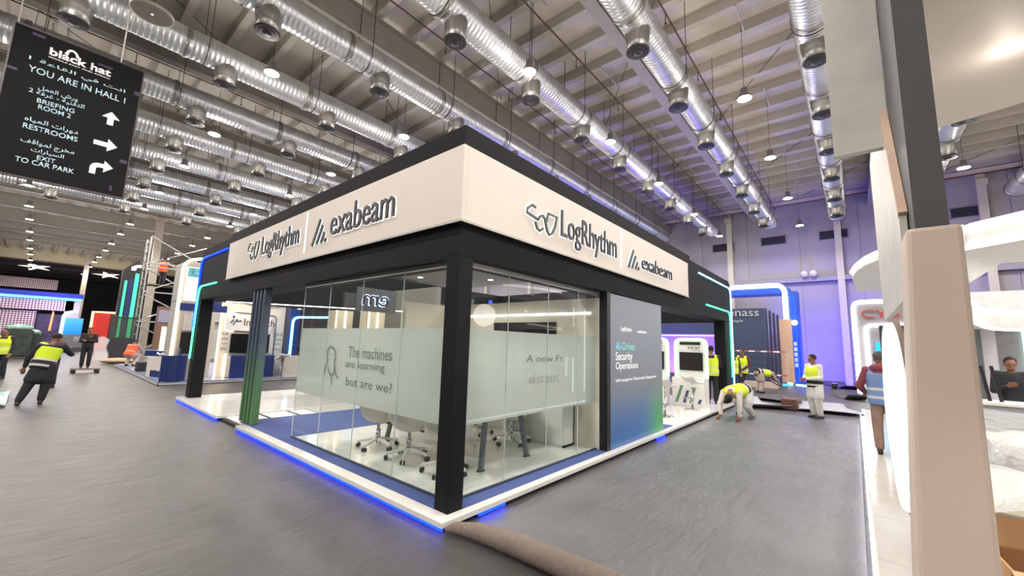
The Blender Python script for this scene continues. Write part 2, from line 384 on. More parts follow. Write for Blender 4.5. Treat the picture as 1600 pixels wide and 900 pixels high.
# red fire main and cable tray along the end wall
t = thing('fire_main_pipe', 'dark red fire main running along the pale end wall', 'pipe', (XW-.5, 0, 9.6))
zf = PX(1200, 324, XW-.5).z
part('pipe_run', MB().tube([(XW-.5, -24, zf), (XW-.5, 30, zf)], .085, 10), M('red pipe', '6e3434', .5), t, True)
part('bracket', MB().bar((XW-.5, -8, zf), (XW-.5, -8, 10.98), .04, .04).bar((XW-.5, 3, zf), (XW-.5, 3, 10.98), .04, .04).bar((XW-.5, 9, zf), (XW-.5, 9, 10.98), .04, .04), dark, t)
t = thing('cable_tray', 'light cable tray under the roof at the end wall', 'cable tray', (XW-.9, 0, 10.5))
mb = MB().bar((XW-.9, -24, 10.75), (XW-.9, 30, 10.75), .02, .12).bar((XW-1.2, -24, 10.75), (XW-1.2, 30, 10.75), .02, .12)
part('side_rail', mb, steel2, t); mb = MB()
for k in range(54): mb.bar((XW-1.2, -23.5+k, 10.72), (XW-.9, -23.5+k, 10.72), .03, .02)
part('rung', mb, steel2, t)
# vents on the end wall
for i, (px, py) in enumerate(((1302, 366), (1208, 376), (1130, 387), (1445+70, 330))):
    p = PX(px, py, XW-.1); v = thing('wall_vent', 'dark louvred vent high on the pale end wall', 'vent', (XW-.06, p.y, p.z), 0, 'vents on the end wall')
    part('frame', MB().box(-.04, .02, -.7, .7, -.30, -.25).box(-.04, .02, -.7, .7, .25, .3).box(-.04, .02, -.7, -.65, -.3, .3).box(-.04, .02, .65, .7, -.3, .3), M('vent frame', '8a8492', .5), v, local=True)
    part('backing', MB().box(0, .02, -.66, .66, -.26, .26), M('vent dark', '1d1a20', .8), v, local=True)
    sl = mesh(MB().bar((-.02, -.65, 0), (-.02, .65, 0), .05, .012), M('vent slat', '3f3b45', .6))
    for j in range(7): o = put('slat', sl, v); o.location = (0, 0, -.21+.07*j); o.rotation_euler = (0, R(35), 0)
# flood lights on the ledge
for i, (px, py) in enumerate(((1258, 440), (1272, 441))):
    p = PX(px, py, XW-.45); t = thing('flood_lamp', 'small white flood lamp clamped to the wall ledge', 'lamp', (p.x, p.y, 6.2), 0, 'flood lamps on the ledge')
    part('head', MB().lathe([(.05, -.1), (.16, -.06), (.18, .1), (.16, .12)], 14, (0, 0, .2), (-.8, .2, -.4)), M('lamp white', 'd8d4dc', .4), t, True, True)
    part('stand', MB().tube([(0, 0, 0), (0, 0, .2)], .025, 6).box(-.1, .1, -.1, .1, -.02, .02), steel, t, local=True)
for (x, y, zz, en, colr, rot, cone) in ((XW-4.6, 1.9, .5, 3600, '4a30ff', (R(90), 0, R(-72)), 120), (XW-4.0, -2.2, .4, 2600, '4a34ff', (R(115), 0, R(-90)), 140), (XW-6.5, 4.5, .4, 1800, '6a45ff', (R(125), 0, R(-80)), 140), (17.5, 3.4, .35, 2000, '5a3cff', (R(165), 0, R(60)), 110)):
    t = thing('stage_uplight', 'small black floor uplight washing the end wall violet', 'lamp', (x, y, 0), 0, 'violet floor uplights')
    part('can', MB().lathe([(.03, .04), (.12, .05), (.13, .26), (.12, .27)], 14), dark, t, True, True); part('foot', MB().box(-.14, .14, -.1, .1, 0, .04), dark, t, local=True)
    part('lens', MB().lathe([(.005, .272), (.11, .272), (.11, .28)], 14), glow('violet lens', '6a4cff', 6), t, local=True)
    lamp('SPOT', (0, 0, zz), en, colr, t, .3, rot, R(cone), 'beam')
# ---- high bay lamps
hb_h = mesh(MB().lathe([(.05, .32), (.09, .3), (.1, .12), (.16, .08), (.19, .02), (.19, 0), (.175, 0)], 20), M('lamp housing', '8f8d8d', .4, .5), True)
hb_l = mesh(MB().lathe([(.0, -.005), (.17, -.005), (.17, .02), (.0, .02)], 20), glow('high bay lens', 'fff6ec', 30), True)
hb_c = mesh(MB().tube([(0, 0, .3), (0, 0, 10.96-8.6)], .008, 4), dark)
hb_b = mesh(MB().box(-.68, .68, -.02, .02, 10.955-8.6, 10.998-8.6), steel2)       # bar under two purlins
ldat = bpy.data.lights.new('high_bay', 'SPOT'); ldat.energy = LAMP_W*4; ldat.spot_size = R(165); ldat.spot_blend = .5; ldat.shadow_soft_size = .2; ldat.color = (1, .93, .86)
LX = (-12.8, -8.3, -3.74, .46, 4.57, 9.06, 13.5, 18.46, 23.57); LY = [-15.6, -11, -6.31, -1.21, 2.90, 8.19, 13.06, 17.7, 22.3, 27, 31.7, 36.4, 41.1, 45.8, 50.5, 55.2, 59.9, 64.6, 69]
for j, y in enumerate(LY):                     # keep the cables clear of the ducts
    d = (y+2.82+1.56) % 3.12-1.56
    if abs(d) < .62: LY[j] = y = y + (.62 if d >= 0 else -.62)-d
    d = (y-1.35+2.825) % 5.65-2.825
    if abs(d) < .4: LY[j] = y + (.4 if d >= 0 else -.4)-d
udat = bpy.data.lights.new('roof_fill', 'POINT'); udat.energy = 88; udat.shadow_soft_size = .3; udat.color = (1, .92, .84)  # unseen point light added below each lamp to brighten the roof
for i, x in enumerate(LX):
    for j, y in enumerate(LY):
        if (y > 34 and x > 8) or (x < -9 and y < -12): continue
        if y < 0: lb, gr = 'round high bay lamp hanging over the right hand aisle', 'high bay lamps over the right aisle'
        elif y < 12: lb, gr = 'round high bay lamp hanging over the corner glass booth', 'high bay lamps over the glass booth'
        elif y < 30: lb, gr = 'round high bay lamp hanging over the white neighbouring booth', 'high bay lamps over the neighbouring booth'
        else: lb, gr = 'round high bay lamp hanging in the far left of the hall', 'high bay lamps in the far hall'
        h = thing('high_bay_lamp', lb, 'lamp', (x, y, 8.6), 0, gr)
        put('housing', hb_h, h); put('lens', hb_l, h); put('cable', hb_c, h); put('hanger_bar', hb_b, h)
        if y < 45 or x > -5:
            l = bpy.data.objects.new('bulb', ldat); COL.objects.link(l); l.parent = h; l.location = (0, 0, -.05)
            l = bpy.data.objects.new('roof_fill_point', udat); COL.objects.link(l); l.parent = h; l.location = (0, 0, -.6)
# round ceiling speaker / disc by the sign
p = G(238, 22, 7.9)
t = thing('ceiling_disc_speaker', 'large round grey ceiling disc speaker above the black sign', 'speaker', p)
part('disc', MB().lathe([(.02, .0), (.3, 0), (.32, .03), (.3, .05), (.02, .06)], 28), M('speaker grey', '6e675f', .6), t, True, True)
part('rim', MB().lathe([(.3, -.01), (.335, -.01), (.335, .05), (.3, .05)], 28), M('speaker rim', 'a39a90', .5), t, True, True)
part('status_light', MB().lathe([(.003, -.012), (.02, -.01), (.02, 0)], 8), glow('tiny lamp', 'fff0e0', 6), t, local=True)
part('cable', MB().tube([(0, 0, .05), (0, 0, 3.2)], .01, 5), dark, t, local=True)
# ================================================================== HANGING WAYFINDING SIGN
YS = 7.5
def sg(x, y): return PY(x, y, YS)
zt, zb = sg(125, 74).z, sg(150, 300).z; xl, xr = sg(25, 35).x, sg(224, 113).x
S = thing('hanging_sign', 'black wayfinding sign with white and pale blue lettering hung from roof', 'sign', ((xl+xr)/2, YS, zb))
part('panel', MB().box(xl, xr, YS+.002, YS+.05, zb, zt), M('sign black', '08090a', .6, spec=.2, var=.2, scale=2), S)
part('frame', MB().box(xl-.02, xr+.02, YS-.004, YS+.06, zt, zt+.03).box(xl-.02, xr+.02, YS-.004, YS+.06, zb-.03, zb).box(xl-.02, xl, YS-.004, YS+.06, zb, zt).box(xr, xr+.02, YS-.004, YS+.06, zb, zt), M('sign frame', '4a4648', .4, .5), S)
for xx in (xl+.02, xl+(xr-xl)*.80): part('hanging_rod', MB().tube([(xx, YS+.03, zt), (xx, YS+.03, 11)], .012, 5), steel2, S)
W_ = glow('sign white', 'f4f2ee', .45); B_ = glow('sign pale blue', 'c4dde8', .35)
# positions on the sheet: u across 0..1, v down 0..1
def uv(u, v): return Vector((xl+(xr-xl)*u, YS, zt+(zb-zt)*v))
def line(txt, u0, u1, v0, v1, m): return letters('lettering', txt, uv(u0, v1), uv(u1, v1), uv(u0, v0), m, S, .003, .002)
FORMS = dict(zip('اةتجخدرسشعغفقلمنهويب', (0xFE8D, 0xFE93, 0xFE95, 0xFE9D, 0xFEA5, 0xFEA9, 0xFEAD, 0xFEB1, 0xFEB5, 0xFEC9, 0xFECD, 0xFED1, 0xFED5, 0xFEDD, 0xFEE1, 0xFEE5, 0xFEE9, 0xFEED, 0xFEF1, 0xFE8F)))
def arabic(s):
    o = ''
    for i, c in enumerate(s):
        if c not in FORMS: o += c; continue
        two = c in 'اةدرو'; pj = i > 0 and s[i-1] in FORMS and s[i-1] not in 'اةدرو'; nj = (not two) and i+1 < len(s) and s[i+1] in FORMS
        o += chr(FORMS[c] + ((1 if pj else 0) if two else (3 if pj and nj else 2 if nj else 1 if pj else 0)))
    return o[::-1]
def pline(txt, ll, lr, ul, m):
    a, b_, t_ = sg(*ll), sg(*lr), sg(*ul); z = (a.z+b_.z)/2; h = t_.z-a.z
    return letters('lettering', txt, (a.x, YS, z), (b_.x, YS, z), (a.x, YS, z+h), m, S, .003, .002, bold=.03 if txt == 'black hat' else .008)
pline('black hat', (76, 87), (173, 119), (77.5, 75), W_)
pline('MIDDLE EAST AND AFRICA', (76, 90), (172, 124), (76.4, 88), W_)
strokes('hat_emblem', [arc(.5, .1, .42, .85, 5, 175), [(-.05, .3), (.18, .12)], [(.82, .12), (1.05, .3)]], sg(103, 86), sg(123, 93), sg(103.5, 76), W_, S, .035, .003, .003)
for t_, q, w_, e_ in ((arabic('انت في القاعة 1'), (44, 96), (195, 147), (44.5, 87)), ('YOU ARE IN HALL 1', (43, 111), (195, 161.5), (44.5, 101)), (arabic('ورش العمل'), (59, 141), (121, 160), (60, 133)),
    (arabic('التقنية - غرفة 2'), (44, 145), (131, 172), (44.5, 136)), ('BRIEFING', (57, 160), (116, 177), (57.5, 153)), ('ROOM 2', (59, 170), (110, 185), (59.5, 162.5)),
    (arabic('دورات المياه'), (37.5, 189), (121, 212), (38, 180)), ('RESTROOMS', (35, 199), (120.5, 222), (36, 191)), (arabic('مخرج لمواقف'), (31, 223), (115, 245), (33, 213)),
    (arabic('السيارات'), (47.5, 237), (99, 250), (48, 229)), ('EXIT', (57, 249), (86, 256), (57, 242)), ('TO CAR PARK', (22.5, 251), (115, 272), (23, 243))): pline(t_, q, w_, e_, B_)
def arrow(cu, cv, kind):
    s = (xr-xl)*.075; c = sg(cu, cv); mb = MB()
    if kind == 'up': P = [(-.35, -1), (.35, -1), (.35, .1), (1, .1), (0, 1.15), (-1, .1), (-.35, .1)]
    elif kind == 'right': P = [(-1.3, -.35), (.2, -.35), (.2, -1), (1.3, 0), (.2, 1), (.2, .35), (-1.3, .35)]
    else: P = [(-1.2, -1.1), (-.55, -1.1), (-.55, -.1), (-.3, .1), (.25, .1), (.25, -.55), (1.25, .4), (.25, 1.3), (.25, .72), (-.5, .72), (-1.0, .45), (-1.2, 0)]
    mb.prism([(c.x+a*s, c.z+b*s) for a, b in P], 'y', YS-.004, YS+.003); part('arrow', mb, W_, S)
arrow(173, 186, 'up'); arrow(165, 226, 'right'); arrow(158, 263, 'turn')
vio = M('sign violet block', '3b3358', .5)
for u, v, a, b in ((.12, .02, .09, .018), (.95, .17, .05, .03), (.62, .06, .12, .015), (.93, .72, .06, .025), (.88, .93, .02, .04), (.0, .3, .07, .018)):
    part('corner_mark', MB().box(uv(u, v).x, uv(u+a, v).x, YS-.002, YS+.003, uv(u, v+b).z, uv(u, v).z), vio, S)
# ================================================================== CORNER BOOTH
blk = M('booth black laminate', '18181b', .7, var=.06, scale=3, spec=.15); wht = M('fascia white', 'd2c9c1', .5, var=.015, scale=2)
plat = M('platform white gloss', 'e2e0dc', .12, var=.03); whitew = M('white laminate', 'e6e4e0', .35, var=.02)
blueC = M('blue carpet', '45558c', .9, var=.10, scale=40, bump=.2, bscale=300)
LEDB = glow('blue led', '0a2cff', 7); LEDG = glow('green led', '46f0a0', 5); LEDW = glow('white led', 'fdfcff', 4.5); LEDWW = glow('warm white led', 'ffe9c0', 3.2); LEDC = glow('cyan led', '7ccfff', 6)
BO = thing('exhibition_booth', 'black framed corner booth with white logo fascia and frosted glass room', 'booth', (6, 5, 0))
ZP = .10
# platforms
part('platform', MB().box(-.15, 12.1, -.10, 5.72, .045, ZP), plat, BO, bevel=.006)
part('platform', MB().box(-.15, 12.1, 6.95, 10.55, .045, ZP), plat, BO, bevel=.006)
part('platform', MB().box(1.6, 12.1, 5.74, 6.93, .045, ZP-.002), plat, BO)
part('platform', MB().box(.02, 1.58, 5.74, 6.93, .02, .06), whitew, BO)
part('plinth', MB().box(-.06, 12, 0, 10.45, 0, .045), M('plinth dark', '17171a', .7), BO)
for a, b in ((.60, .66), (1.18, 1.24)): part('floor_slot', MB().box(a, b, 5.76, 6.92, .06, .064), M('slot black', '101012', .6), BO)
part('led_strip', MB().box(-.135, -.115, -.08, 5.70, .012, .043), LEDB, BO); part('led_strip', MB().box(-.135, -.115, 6.97, 10.5, .012, .043), LEDB, BO)
for a, b in ((.35, .75), (5.15, 5.6)): part('led_strip', MB().box(a, b, -.09, -.07, .012, .043), LEDB, BO)
# blue carpet: strip before the glass and the entrance field
part('carpet_strip', MB().box(.0, .19, .19, 4.13, ZP, ZP+.006), blueC, BO)
part('carpet_strip', MB().box(.20, 6.35, .0, .20, ZP, ZP+.006), blueC, BO)
part('carpet_field', MB().box(.0, 3.4, 4.13, 5.70, ZP, ZP+.006).prism([(0, 5.7), (3.4, 5.7), (3.0, 6.0), (.0, 6.05)], 'z', ZP, ZP+.006), blueC, BO)
# pillars
part('pillar', MB().box(0, .2, 0, .2, ZP, 2.66), blk, BO, bevel=.006)
part('pillar', MB().box(0.02, .30, 10.1, 10.42, ZP, 2.66), blk, BO, bevel=.006)
part('pillar', MB().box(11.35, 12.12, .02, .34, ZP, 2.66), blk, BO, bevel=.006)
part('pillar', MB().box(11.7, 12.1, 10.1, 10.42, ZP, 2.66), blk, BO, bevel=.006)
# header beams; the tall stretch carries the fascia, the ends step down with a rounded shoulder
TH = .55
def rounded_end(u0, u1, z0, z1, r, n=6): return [(u0, z0), (u1, z0), (u1, z1-r)] + [(u1-r+r*math.cos(R(90*i/n)), z1-r+r*math.sin(R(90*i/n))) for i in range(n+1)] + [(u0, z1)]
part('header_beam', MB().prism(rounded_end(7.85, 12.25, 2.65, 4.0, .35), 'y', 0, TH), blk, BO)
part('header_beam', MB().box(0, 7.85, 0, TH, 2.65, 4.10), blk, BO)
part('header_beam', MB().prism(rounded_end(8.0, 10.5, 2.65, 4.02, .35), 'x', 0, TH), blk, BO)
part('header_beam', MB().box(0, TH, TH, 8.0, 2.65, 4.10), blk, BO)
part('header_beam', MB().box(11.7, 12.25, TH, 10.5, 2.65, 4.0), blk, BO)
part('header_beam', MB().box(TH, 11.7, 9.95, 10.5, 2.65, 4.0), blk, BO)
# fascia
FL = part('fascia_panel', MB().box(-.07, -.001, -.07, 7.80, 3.01, 3.83), wht, BO, bevel=.004)
FR = part('fascia_panel', MB().box(-.001, 7.44, -.07, -.001, 3.01, 3.83), wht, BO, bevel=.004)
part('fascia_lip', MB().box(-.078, -.06, -.078, 7.80, 2.985, 3.01).box(-.06, 7.44, -.078, -.06, 2.985, 3.01), M('fascia lip', 'b3b0aa', .4), FL)
ink = M('letter dark', '24262c', .4); halo = glow('letter halo', 'ffffff', .55)
def tri(fn, a, b, c): return fn(*a), fn(*b), fn(*c)
fl_ = lambda x, y: PX(x, y, -.07); fr_ = lambda x, y: PY(x, y, -.07)
def flush(p, q, r, ax):      # keep lettering level on its panel
    return p, q, r
def sign_text(t, fn, ll, lr, ul, parent):
    ll, lr, ul = fn(*ll), fn(*lr), fn(*ul)
    zb = (ll.z+lr.z)/2; h = ul.z-ll.z; ll.z = lr.z = zb; ul = ll + Vector((0, 0, h)); ex = (lr-ll)*.012
    n = (lr-ll).cross(Vector((0, 0, 1))).normalized(); 
    for dx, dz in ((-1, -1), (1, -1), (1, 1), (-1, 1)):
        o = Vector((0, 0, .008*dz)) + (lr-ll).normalized()*(.008*dx)
        letters('letter_halo', t, ll+o, lr+o, ul+o, halo, parent, .010, .002)
    return letters('lettering', t, ll, lr, ul, ink, parent, .03, .006)
sign_text('LogRhythm', fl_, (409, 408), (467, 392), (409, 372), FL)
sign_text('exabeam', fl_, (518, 369), (618, 339), (518, 330), FL)
sign_text('LogRhythm', fr_, (874, 391), (961, 408), (874, 336), FR)
sign_text('exabeam', fr_, (1001, 421), (1048, 438), (1001, 399), FR)
inkg = ramp_mat('logo gradient', 'Z', [(2.9, '23283a'), (3.8, '33503f')], .4)
LOGO_L = [[(.27, .95), (.16, 1.0), (.03, .8), (.0, .62), (.36, .50)], [(.36, .50), (.42, .68), (.5, .74), (.58, .66), (.66, .2), (.74, .06), (.84, .16), (.94, .5), (1.0, .94), (.69, .94), (.63, .55)], [(.27, .38), (.33, .14), (.42, .08), (.52, .22)]]
def log_mark(fn, ll, lr, ul, parent):
    ll, lr, ul = fn(*ll), fn(*lr), fn(*ul); h = ul.z-ll.z; lr.z = ll.z; ul = ll+Vector((0, 0, h))
    strokes('logo_halo', LOGO_L, ll, lr, ul, halo, parent, .075, .002, .004); strokes('logo_mark', LOGO_L, ll, lr, ul, inkg, parent, .03, .007, .02)
def exa_mark(fn, ll, lr, ul, parent):
    ll, lr, ul = fn(*ll), fn(*lr), fn(*ul); h = ul.z-ll.z; lr.z = ll.z; ul = ll+Vector((0, 0, h))
    L = [[(0, 0), (.45, 1)], [(.32, .04), (.64, .72)], [(.62, .04), (.8, .42)], [(.86, .04), (.92, .16)]]
    strokes('logo_halo', L, ll, lr, ul, halo, parent, .10, .002, .004); strokes('logo_mark', L, ll, lr, ul, inkg, parent, .05, .007, .02)
log_mark(fl_, (387, 410), (404, 405), (387, 383), FL); exa_mark(fl_, (489, 385), (512, 378), (489, 348), FL)
log_mark(fr_, (821, 356), (868, 366), (821, 316), FR); exa_mark(fr_, (981, 417), (998, 423), (981, 388), FR)
yd = fl_(478, 370).y; part('divider', MB().box(-.082, -.07, yd-.012, yd+.012, 3.10, 3.78), halo, FL)
xd = fr_(970, 390).x; part('divider', MB().box(xd-.012, xd+.012, -.082, -.07, 3.10, 3.78), halo, FR)
# led outlines on the black ends
def led(pts, m, r=.022): part('led_strip', MB().tube(smooth_path(pts, .28), r, 6), m, BO, True)
led([(-.02, 8.10, 3.77), (-.02, 10.40, 3.77), (-.02, 10.40, 1.9)], LEDB); led([(-.02, 8.74, 3.0), (-.02, 10.30, 3.0), (-.02, 10.30, 1.1)], LEDG)
led([(8.55, -.02, 3.77), (12.15, -.02, 3.77), (12.15, -.02, .36)], LEDC); led([(9.19, -.02, 2.97), (11.95, -.02, 2.97), (11.95, -.02, .88)], LEDG)
part('led_strip', MB().box(12.26, 12.28, .0, .03, .3, 3.6), LEDB, BO)
# glass room
ZG0, ZG1 = ZP+.02, 2.63
def glass(axis, a, b, fa, fb):
    f = .012
    mb = MB().box(.196, .204, a+.004, b-.004, ZG0, ZG1) if axis == 'y' else MB().box(a+.004, b-.004, .196, .204, ZG0, ZG1)
    g = part('glass_panel', mb, GLASS, BO)
    mb = MB().box(.206, .2075, a+.004, b-.004, .845, 1.895) if axis == 'y' else MB().box(a+.004, b-.004, .206, .2075, .845, 1.895)
    part('frosted_film', mb, FILM, g); return g
gy = (.21, 1.24, 2.22, 3.2, 4.13); GL = [glass('y', a, b, 0, 0) for a, b in zip(gy, gy[1:])]
gx = (.21, 1.04, 1.90, 2.72, 3.30); GX = [glass('x', a, b, 0, 0) for a, b in zip(gx, gx[1:])]
seam = M('glass edge green', 'ccd8d2', .2)
for y in gy[1:]: part('glass_joint', MB().box(.194, .206, y-.0025, y+.0025, ZG0, ZG1), seam, BO)
for x in gx[1:]: part('glass_joint', MB().box(x-.0025, x+.0025, .194, .206, ZG0, ZG1), seam, BO)
rail = M('aluminium rail', 'a5a7a6', .35, .7)
part('glass_rail', MB().box(.17, .23, .2, 4.13, 2.60, 2.65).box(.2, 3.3, .17, .23, 2.60, 2.65), rail, BO)
part('glass_rail', MB().box(.185, .215, .2, 4.13, ZP, ZP+.025).box(.2, 3.3, .185, .215, ZP, ZP+.025), M('rail navy', '39404f', .5), BO)
# print on the film (seen through the glass)
gr_ink = M('film print grey', '6a7470', .6)
fX = lambda x, y: PX(x, y, .193); fY = lambda x, y: PY(x, y, .193)
def film_text(t, fn, ll, lr, ul, m=gr_ink):
    ll, lr, ul = fn(*ll), fn(*lr), fn(*ul); h = ul.z-ll.z; lr.z = ll.z; return letters('film_lettering', t, ll, lr, ll+Vector((0, 0, h)), m, BO, .001, .001)
film_text('The machines', fX, (544, 558), (612, 562), (544, 541)); film_text('are learning', fX, (539, 577), (600, 584), (539, 562)); film_text('but are we?', fX, (540, 602), (612, 610), (540, 588))
strokes('film_emblem', [arc(.5, .7, .28, .28, -30, 220), [(.3, .6), (.1, .3), (.0, .1)], [(.7, .6), (.75, .2), (.9, .0)], arc(.5, .35, .2, .25, 180, 360), [(.5, .1), (.5, -.2)]], fX(506, 590), fX(530, 592), fX(506, 541), gr_ink, BO, .025, .001, .001)
film_text('A new Fr', fY, (822, 566), (880, 569), (822, 555)); film_text('sistant', fY, (826, 600), (874, 603), (826, 585), M('film print pale', '9aa39e', .6))
# grey text panel with black post
part('post', MB().box(3.3, 3.42, .0, .14, ZP, 2.65), M('post black', '141417', .4), BO)
def panel_mat():
    m = M('printed panel', '7f858d', .35, var=.03); nt = m.node_tree; b = nt.nodes['Principled BSDF']
    tc = nt.nodes.new('ShaderNodeTexCoord'); sp = nt.nodes.new('ShaderNodeSeparateXYZ'); nt.links.new(tc.outputs['Object'], sp.inputs[0])
    def mr(o, a, c):
        q = nt.nodes.new('ShaderNodeMapRange'); q.inputs['From Min'].default_value = a; q.inputs['From Max'].default_value = c; q.interpolation_type = 'SMOOTHSTEP'
        nt.links.new(sp.outputs[o], q.inputs[0]); return q
    base = nt.nodes['Color Ramp']; low = mr('Z', 1.25, .25); gx_ = mr('X', -1.4, -.35)
    hue = nt.nodes.new('ShaderNodeMix'); hue.data_type = 'RGBA'; hue.inputs['A'].default_value = lin('3f6fae'); hue.inputs['B'].default_value = lin('53a86b'); nt.links.new(gx_.outputs[0], hue.inputs['Factor'])
    mx = nt.nodes.new('ShaderNodeMix'); mx.data_type = 'RGBA'; nt.links.new(low.outputs[0], mx.inputs['Factor']); nt.links.new(base.outputs[0], mx.inputs['A']); nt.links.new(hue.outputs['Result'], mx.inputs['B'])
    nt.links.new(mx.outputs['Result'], b.inputs['Base Color']); return m
PN = part('text_panel', MB().box(3.42, 5.75, .0, .12, ZP+.01, 2.63), panel_mat(), BO)
wink = glow('panel white ink', 'f2f4f6', .35); cink = ramp_mat('panel cyan ink', 'X', [(-2.5, '7fc4ea'), (-1.2, '86d0a8')], .5, emit=.35)
pn = lambda x, y: PY(x, y, -.001)
def ptext(t, ll, lr, ul, m):
    ll, lr, ul = pn(*ll), pn(*lr), pn(*ul); h = ul.z-ll.z; lr.z = ll.z; letters('panel_lettering', t, ll, lr, ll+Vector((0, 0, h)), m, PN, .002, .001)
ptext('LogRhythm', (970, 519), (987, 520), (970, 510), wink); ptext('exabeam', (996, 520), (1010, 520), (996, 515), wink)
ptext('AI-Driven', (962, 547), (992, 548), (962, 534), cink); ptext('Security', (962, 567), (988, 566), (962, 550), wink); ptext('Operations', (962, 581), (997, 580), (962, 566), wink)
ptext('Self-managed or Cloud-native Deployment', (962, 599), (1025, 594), (962, 592), wink)
# meeting room walls, inner partition
roomw = M('room cream wall', 'cfc7b8', .5, var=.03)
part('room_wall', MB().box(3.3, 3.42, .14, 4.1, ZP, 2.55), roomw, BO)
part('room_wall', MB().box(2.2, 3.3, 4.02, 4.12, ZP, 2.55), roomw, BO)
part('wall_screen', MB().box(3.27, 3.3, 1.0, 2.5, 1.35, 2.15), M('screen black', '0b0c10', .15), BO)
part('reflected_light_line', MB().box(3.285, 3.3, .3, 3.9, 2.28, 2.31), LEDW, BO)  # glowing strip added in place of a light line reflected in the glass
# hanging soffit with downlights over the room
SF = part('soffit', MB().box(1.6, 3.42, .9, 3.6, 2.95, 3.05), M('soffit grey', '6c6c6a', .6), BO)
for x, y in ((1.9, 1.3), (1.9, 2.2), (1.9, 3.2), (2.8, 1.3), (2.8, 2.2), (2.8, 3.2)): part('downlight', MB().lathe([(.005, 2.94), (.05, 2.94), (.05, 2.96)], 12, (x, y, 0)), LEDW, SF)
part('soffit_light', MB().box(1.58, 1.6, .9, 3.6, 2.96, 3.0), LEDW, SF)
lamp('AREA', (1.8, 2.1, 2.6), 55, 'fff8ee', BO, 1.2, name='room_downlight').location = Vector((1.8, 2.1, 2.6))-BO.location
# slat column at the entrance
slm = ramp_mat('slat gradient', 'Z', [(0, '567f4e'), (.9, '4f7358'), (1.6, '465466'), (2.6, '3a4252')], .4)
for i in range(4): part('slat', MB().box(.02, .15, 5.50+.19*i, 5.58+.19*i, ZP+.006, 2.65), slm, BO, bevel=.01)
part('slat_back', MB().box(.08, .12, 5.52, 6.12, ZP+.006, 2.65), slm, BO)
# dark back partition with lit shelves, seen over the film
PB = part('partition', MB().box(4.6, 4.75, 6.0, 9.9, ZP, 3.3), M('partition grey', '75746c', .6), BO)
part('partition', MB().box(3.5, 7.6, 9.2, 9.35, 1.9, 3.2), M('partition dark', '3a3a3c', .6), BO)
for i, (x, y) in enumerate(((3.35, 7.4), (4.2, 6.6), (2.9, 8.4))):
    b = part('light_box', MB().box(x, x+.5, y, y+.5, 1.2, 2.55), M('light box cream', 'd8cdb4', .5), BO)
    part('light_tube', MB().box(x-.02, x, y-.02, y+.02, 1.25, 2.55).box(x+.24, x+.28, y-.02, y, 1.25, 2.55), LEDWW, b)
# mirrored letters and board added as objects, standing in for a glass reflection
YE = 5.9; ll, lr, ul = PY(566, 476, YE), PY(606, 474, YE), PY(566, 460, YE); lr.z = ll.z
part('reflection_board', MB().box(ll.x-.15, lr.x+.25, YE+.01, YE+.05, ll.z-.15, ul.z+.18), M('board grey', '4c4d50', .5), BO)
for q in (-.02, .02): letters('reflected_halo', 'em', ll+Vector((q, 0, q)), lr+Vector((q, 0, q)), Vector((ll.x+q, ll.y, ul.z+q)), glow('halo blue white', 'cfd8ff', 2), BO, .01, .002, True)
letters('reflected_lettering', 'em', ll, lr, Vector((ll.x, ll.y, ul.z)), ink, BO, .03, .014, True)
# curved glowing lines and posts, added in place of reflections in the glass
for i in range(6):
    z = 1.95+.14*i; pts = [(4.0+1.9*t, 5.2-1.2*t+.35*math.sin(t*3), z+.06*math.sin(2.5*t)) for t in [k/14 for k in range(15)]]
    part('light_line', MB().tube(pts, .012, 5), glow('reflection line', 'f2f0ea', 1.6), BO, True)
for i in range(4): part('reflected_post', MB().box(4.35+.45*i, 4.43+.45*i, 5.0-.25*i, 5.06-.25*i, ZP, 2.9), [glow('reflection blue', '2a48ff', 1.6), M('reflection teal', '3d5560', .5)][i % 2], BO)
# cross rods under the beams
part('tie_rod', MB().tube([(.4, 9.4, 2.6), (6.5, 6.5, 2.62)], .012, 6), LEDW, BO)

# ---- loose things in the booth
def swivel_chair(loc, rz, label):
    c = thing('swivel_chair', label, 'chair', loc, rz, 'white swivel chairs round the table')
    wc = M('chair white shell', 'ded6ca', .35, var=.02); wb = M('chair base white', 'dcdad6', .4); dk = M('caster black', '222224', .5)
    def shell(u, v):    # a tub: low rim in front, high rim behind
        a = 2*math.pi*u; back = .5-.5*math.sin(a); top = .56+.26*back**1.3; r = .29*math.sin(math.pi/2*min(1, v*1.02)**.75)+.004
        return (r*math.cos(a)*1.02, r*math.sin(a), .40+(top-.40)*(1-math.cos(math.pi/2*v))*1.0)
    mb = MB().sheet(33, 12, shell); o = part('seat_shell', mb, wc, c, True, True); s = o.modifiers.new('s', 'SOLIDIFY'); s.thickness = .025; s.offset = 1
    part('seat_pad', MB().lathe([(.02, .43), (.15, .44), (.19, .47), (.17, .49), (.02, .50)], 18), wc, c, True, True)
    part('gas_lift', MB().tube([(0, 0, .14), (0, 0, .45)], .022, 10).tube([(0, 0, .12), (0, 0, .28)], .034, 10), M('chrome', 'c4c6c8', .15, .9), c, True, True)
    part('lever', MB().tube([(.02, 0, .42), (.2, .08, .38)], [.008, .018], 6), dk, c, local=True)
    for k in range(5):
        a = R(72*k+12); d = Vector((math.cos(a), math.sin(a), 0))
        l = part('leg', MB().bar(d*.03+Vector((0, 0, .14)), d*.31+Vector((0, 0, .085)), .055, .035), wb, c, local=True, bevel=.008)
        q = d*.30; s = Vector((-d.y, d.x, 0))*.022
        part('caster', MB().lathe([(.005, -.008), (.03, -.008), (.03, .008), (.005, .008)], 12, q+s+Vector((0, 0, .032)), s).lathe([(.005, -.008), (.03, -.008), (.03, .008), (.005, .008)], 12, q-s+Vector((0, 0, .032)), s), dk, l, True, True)
    return c
z = ZP
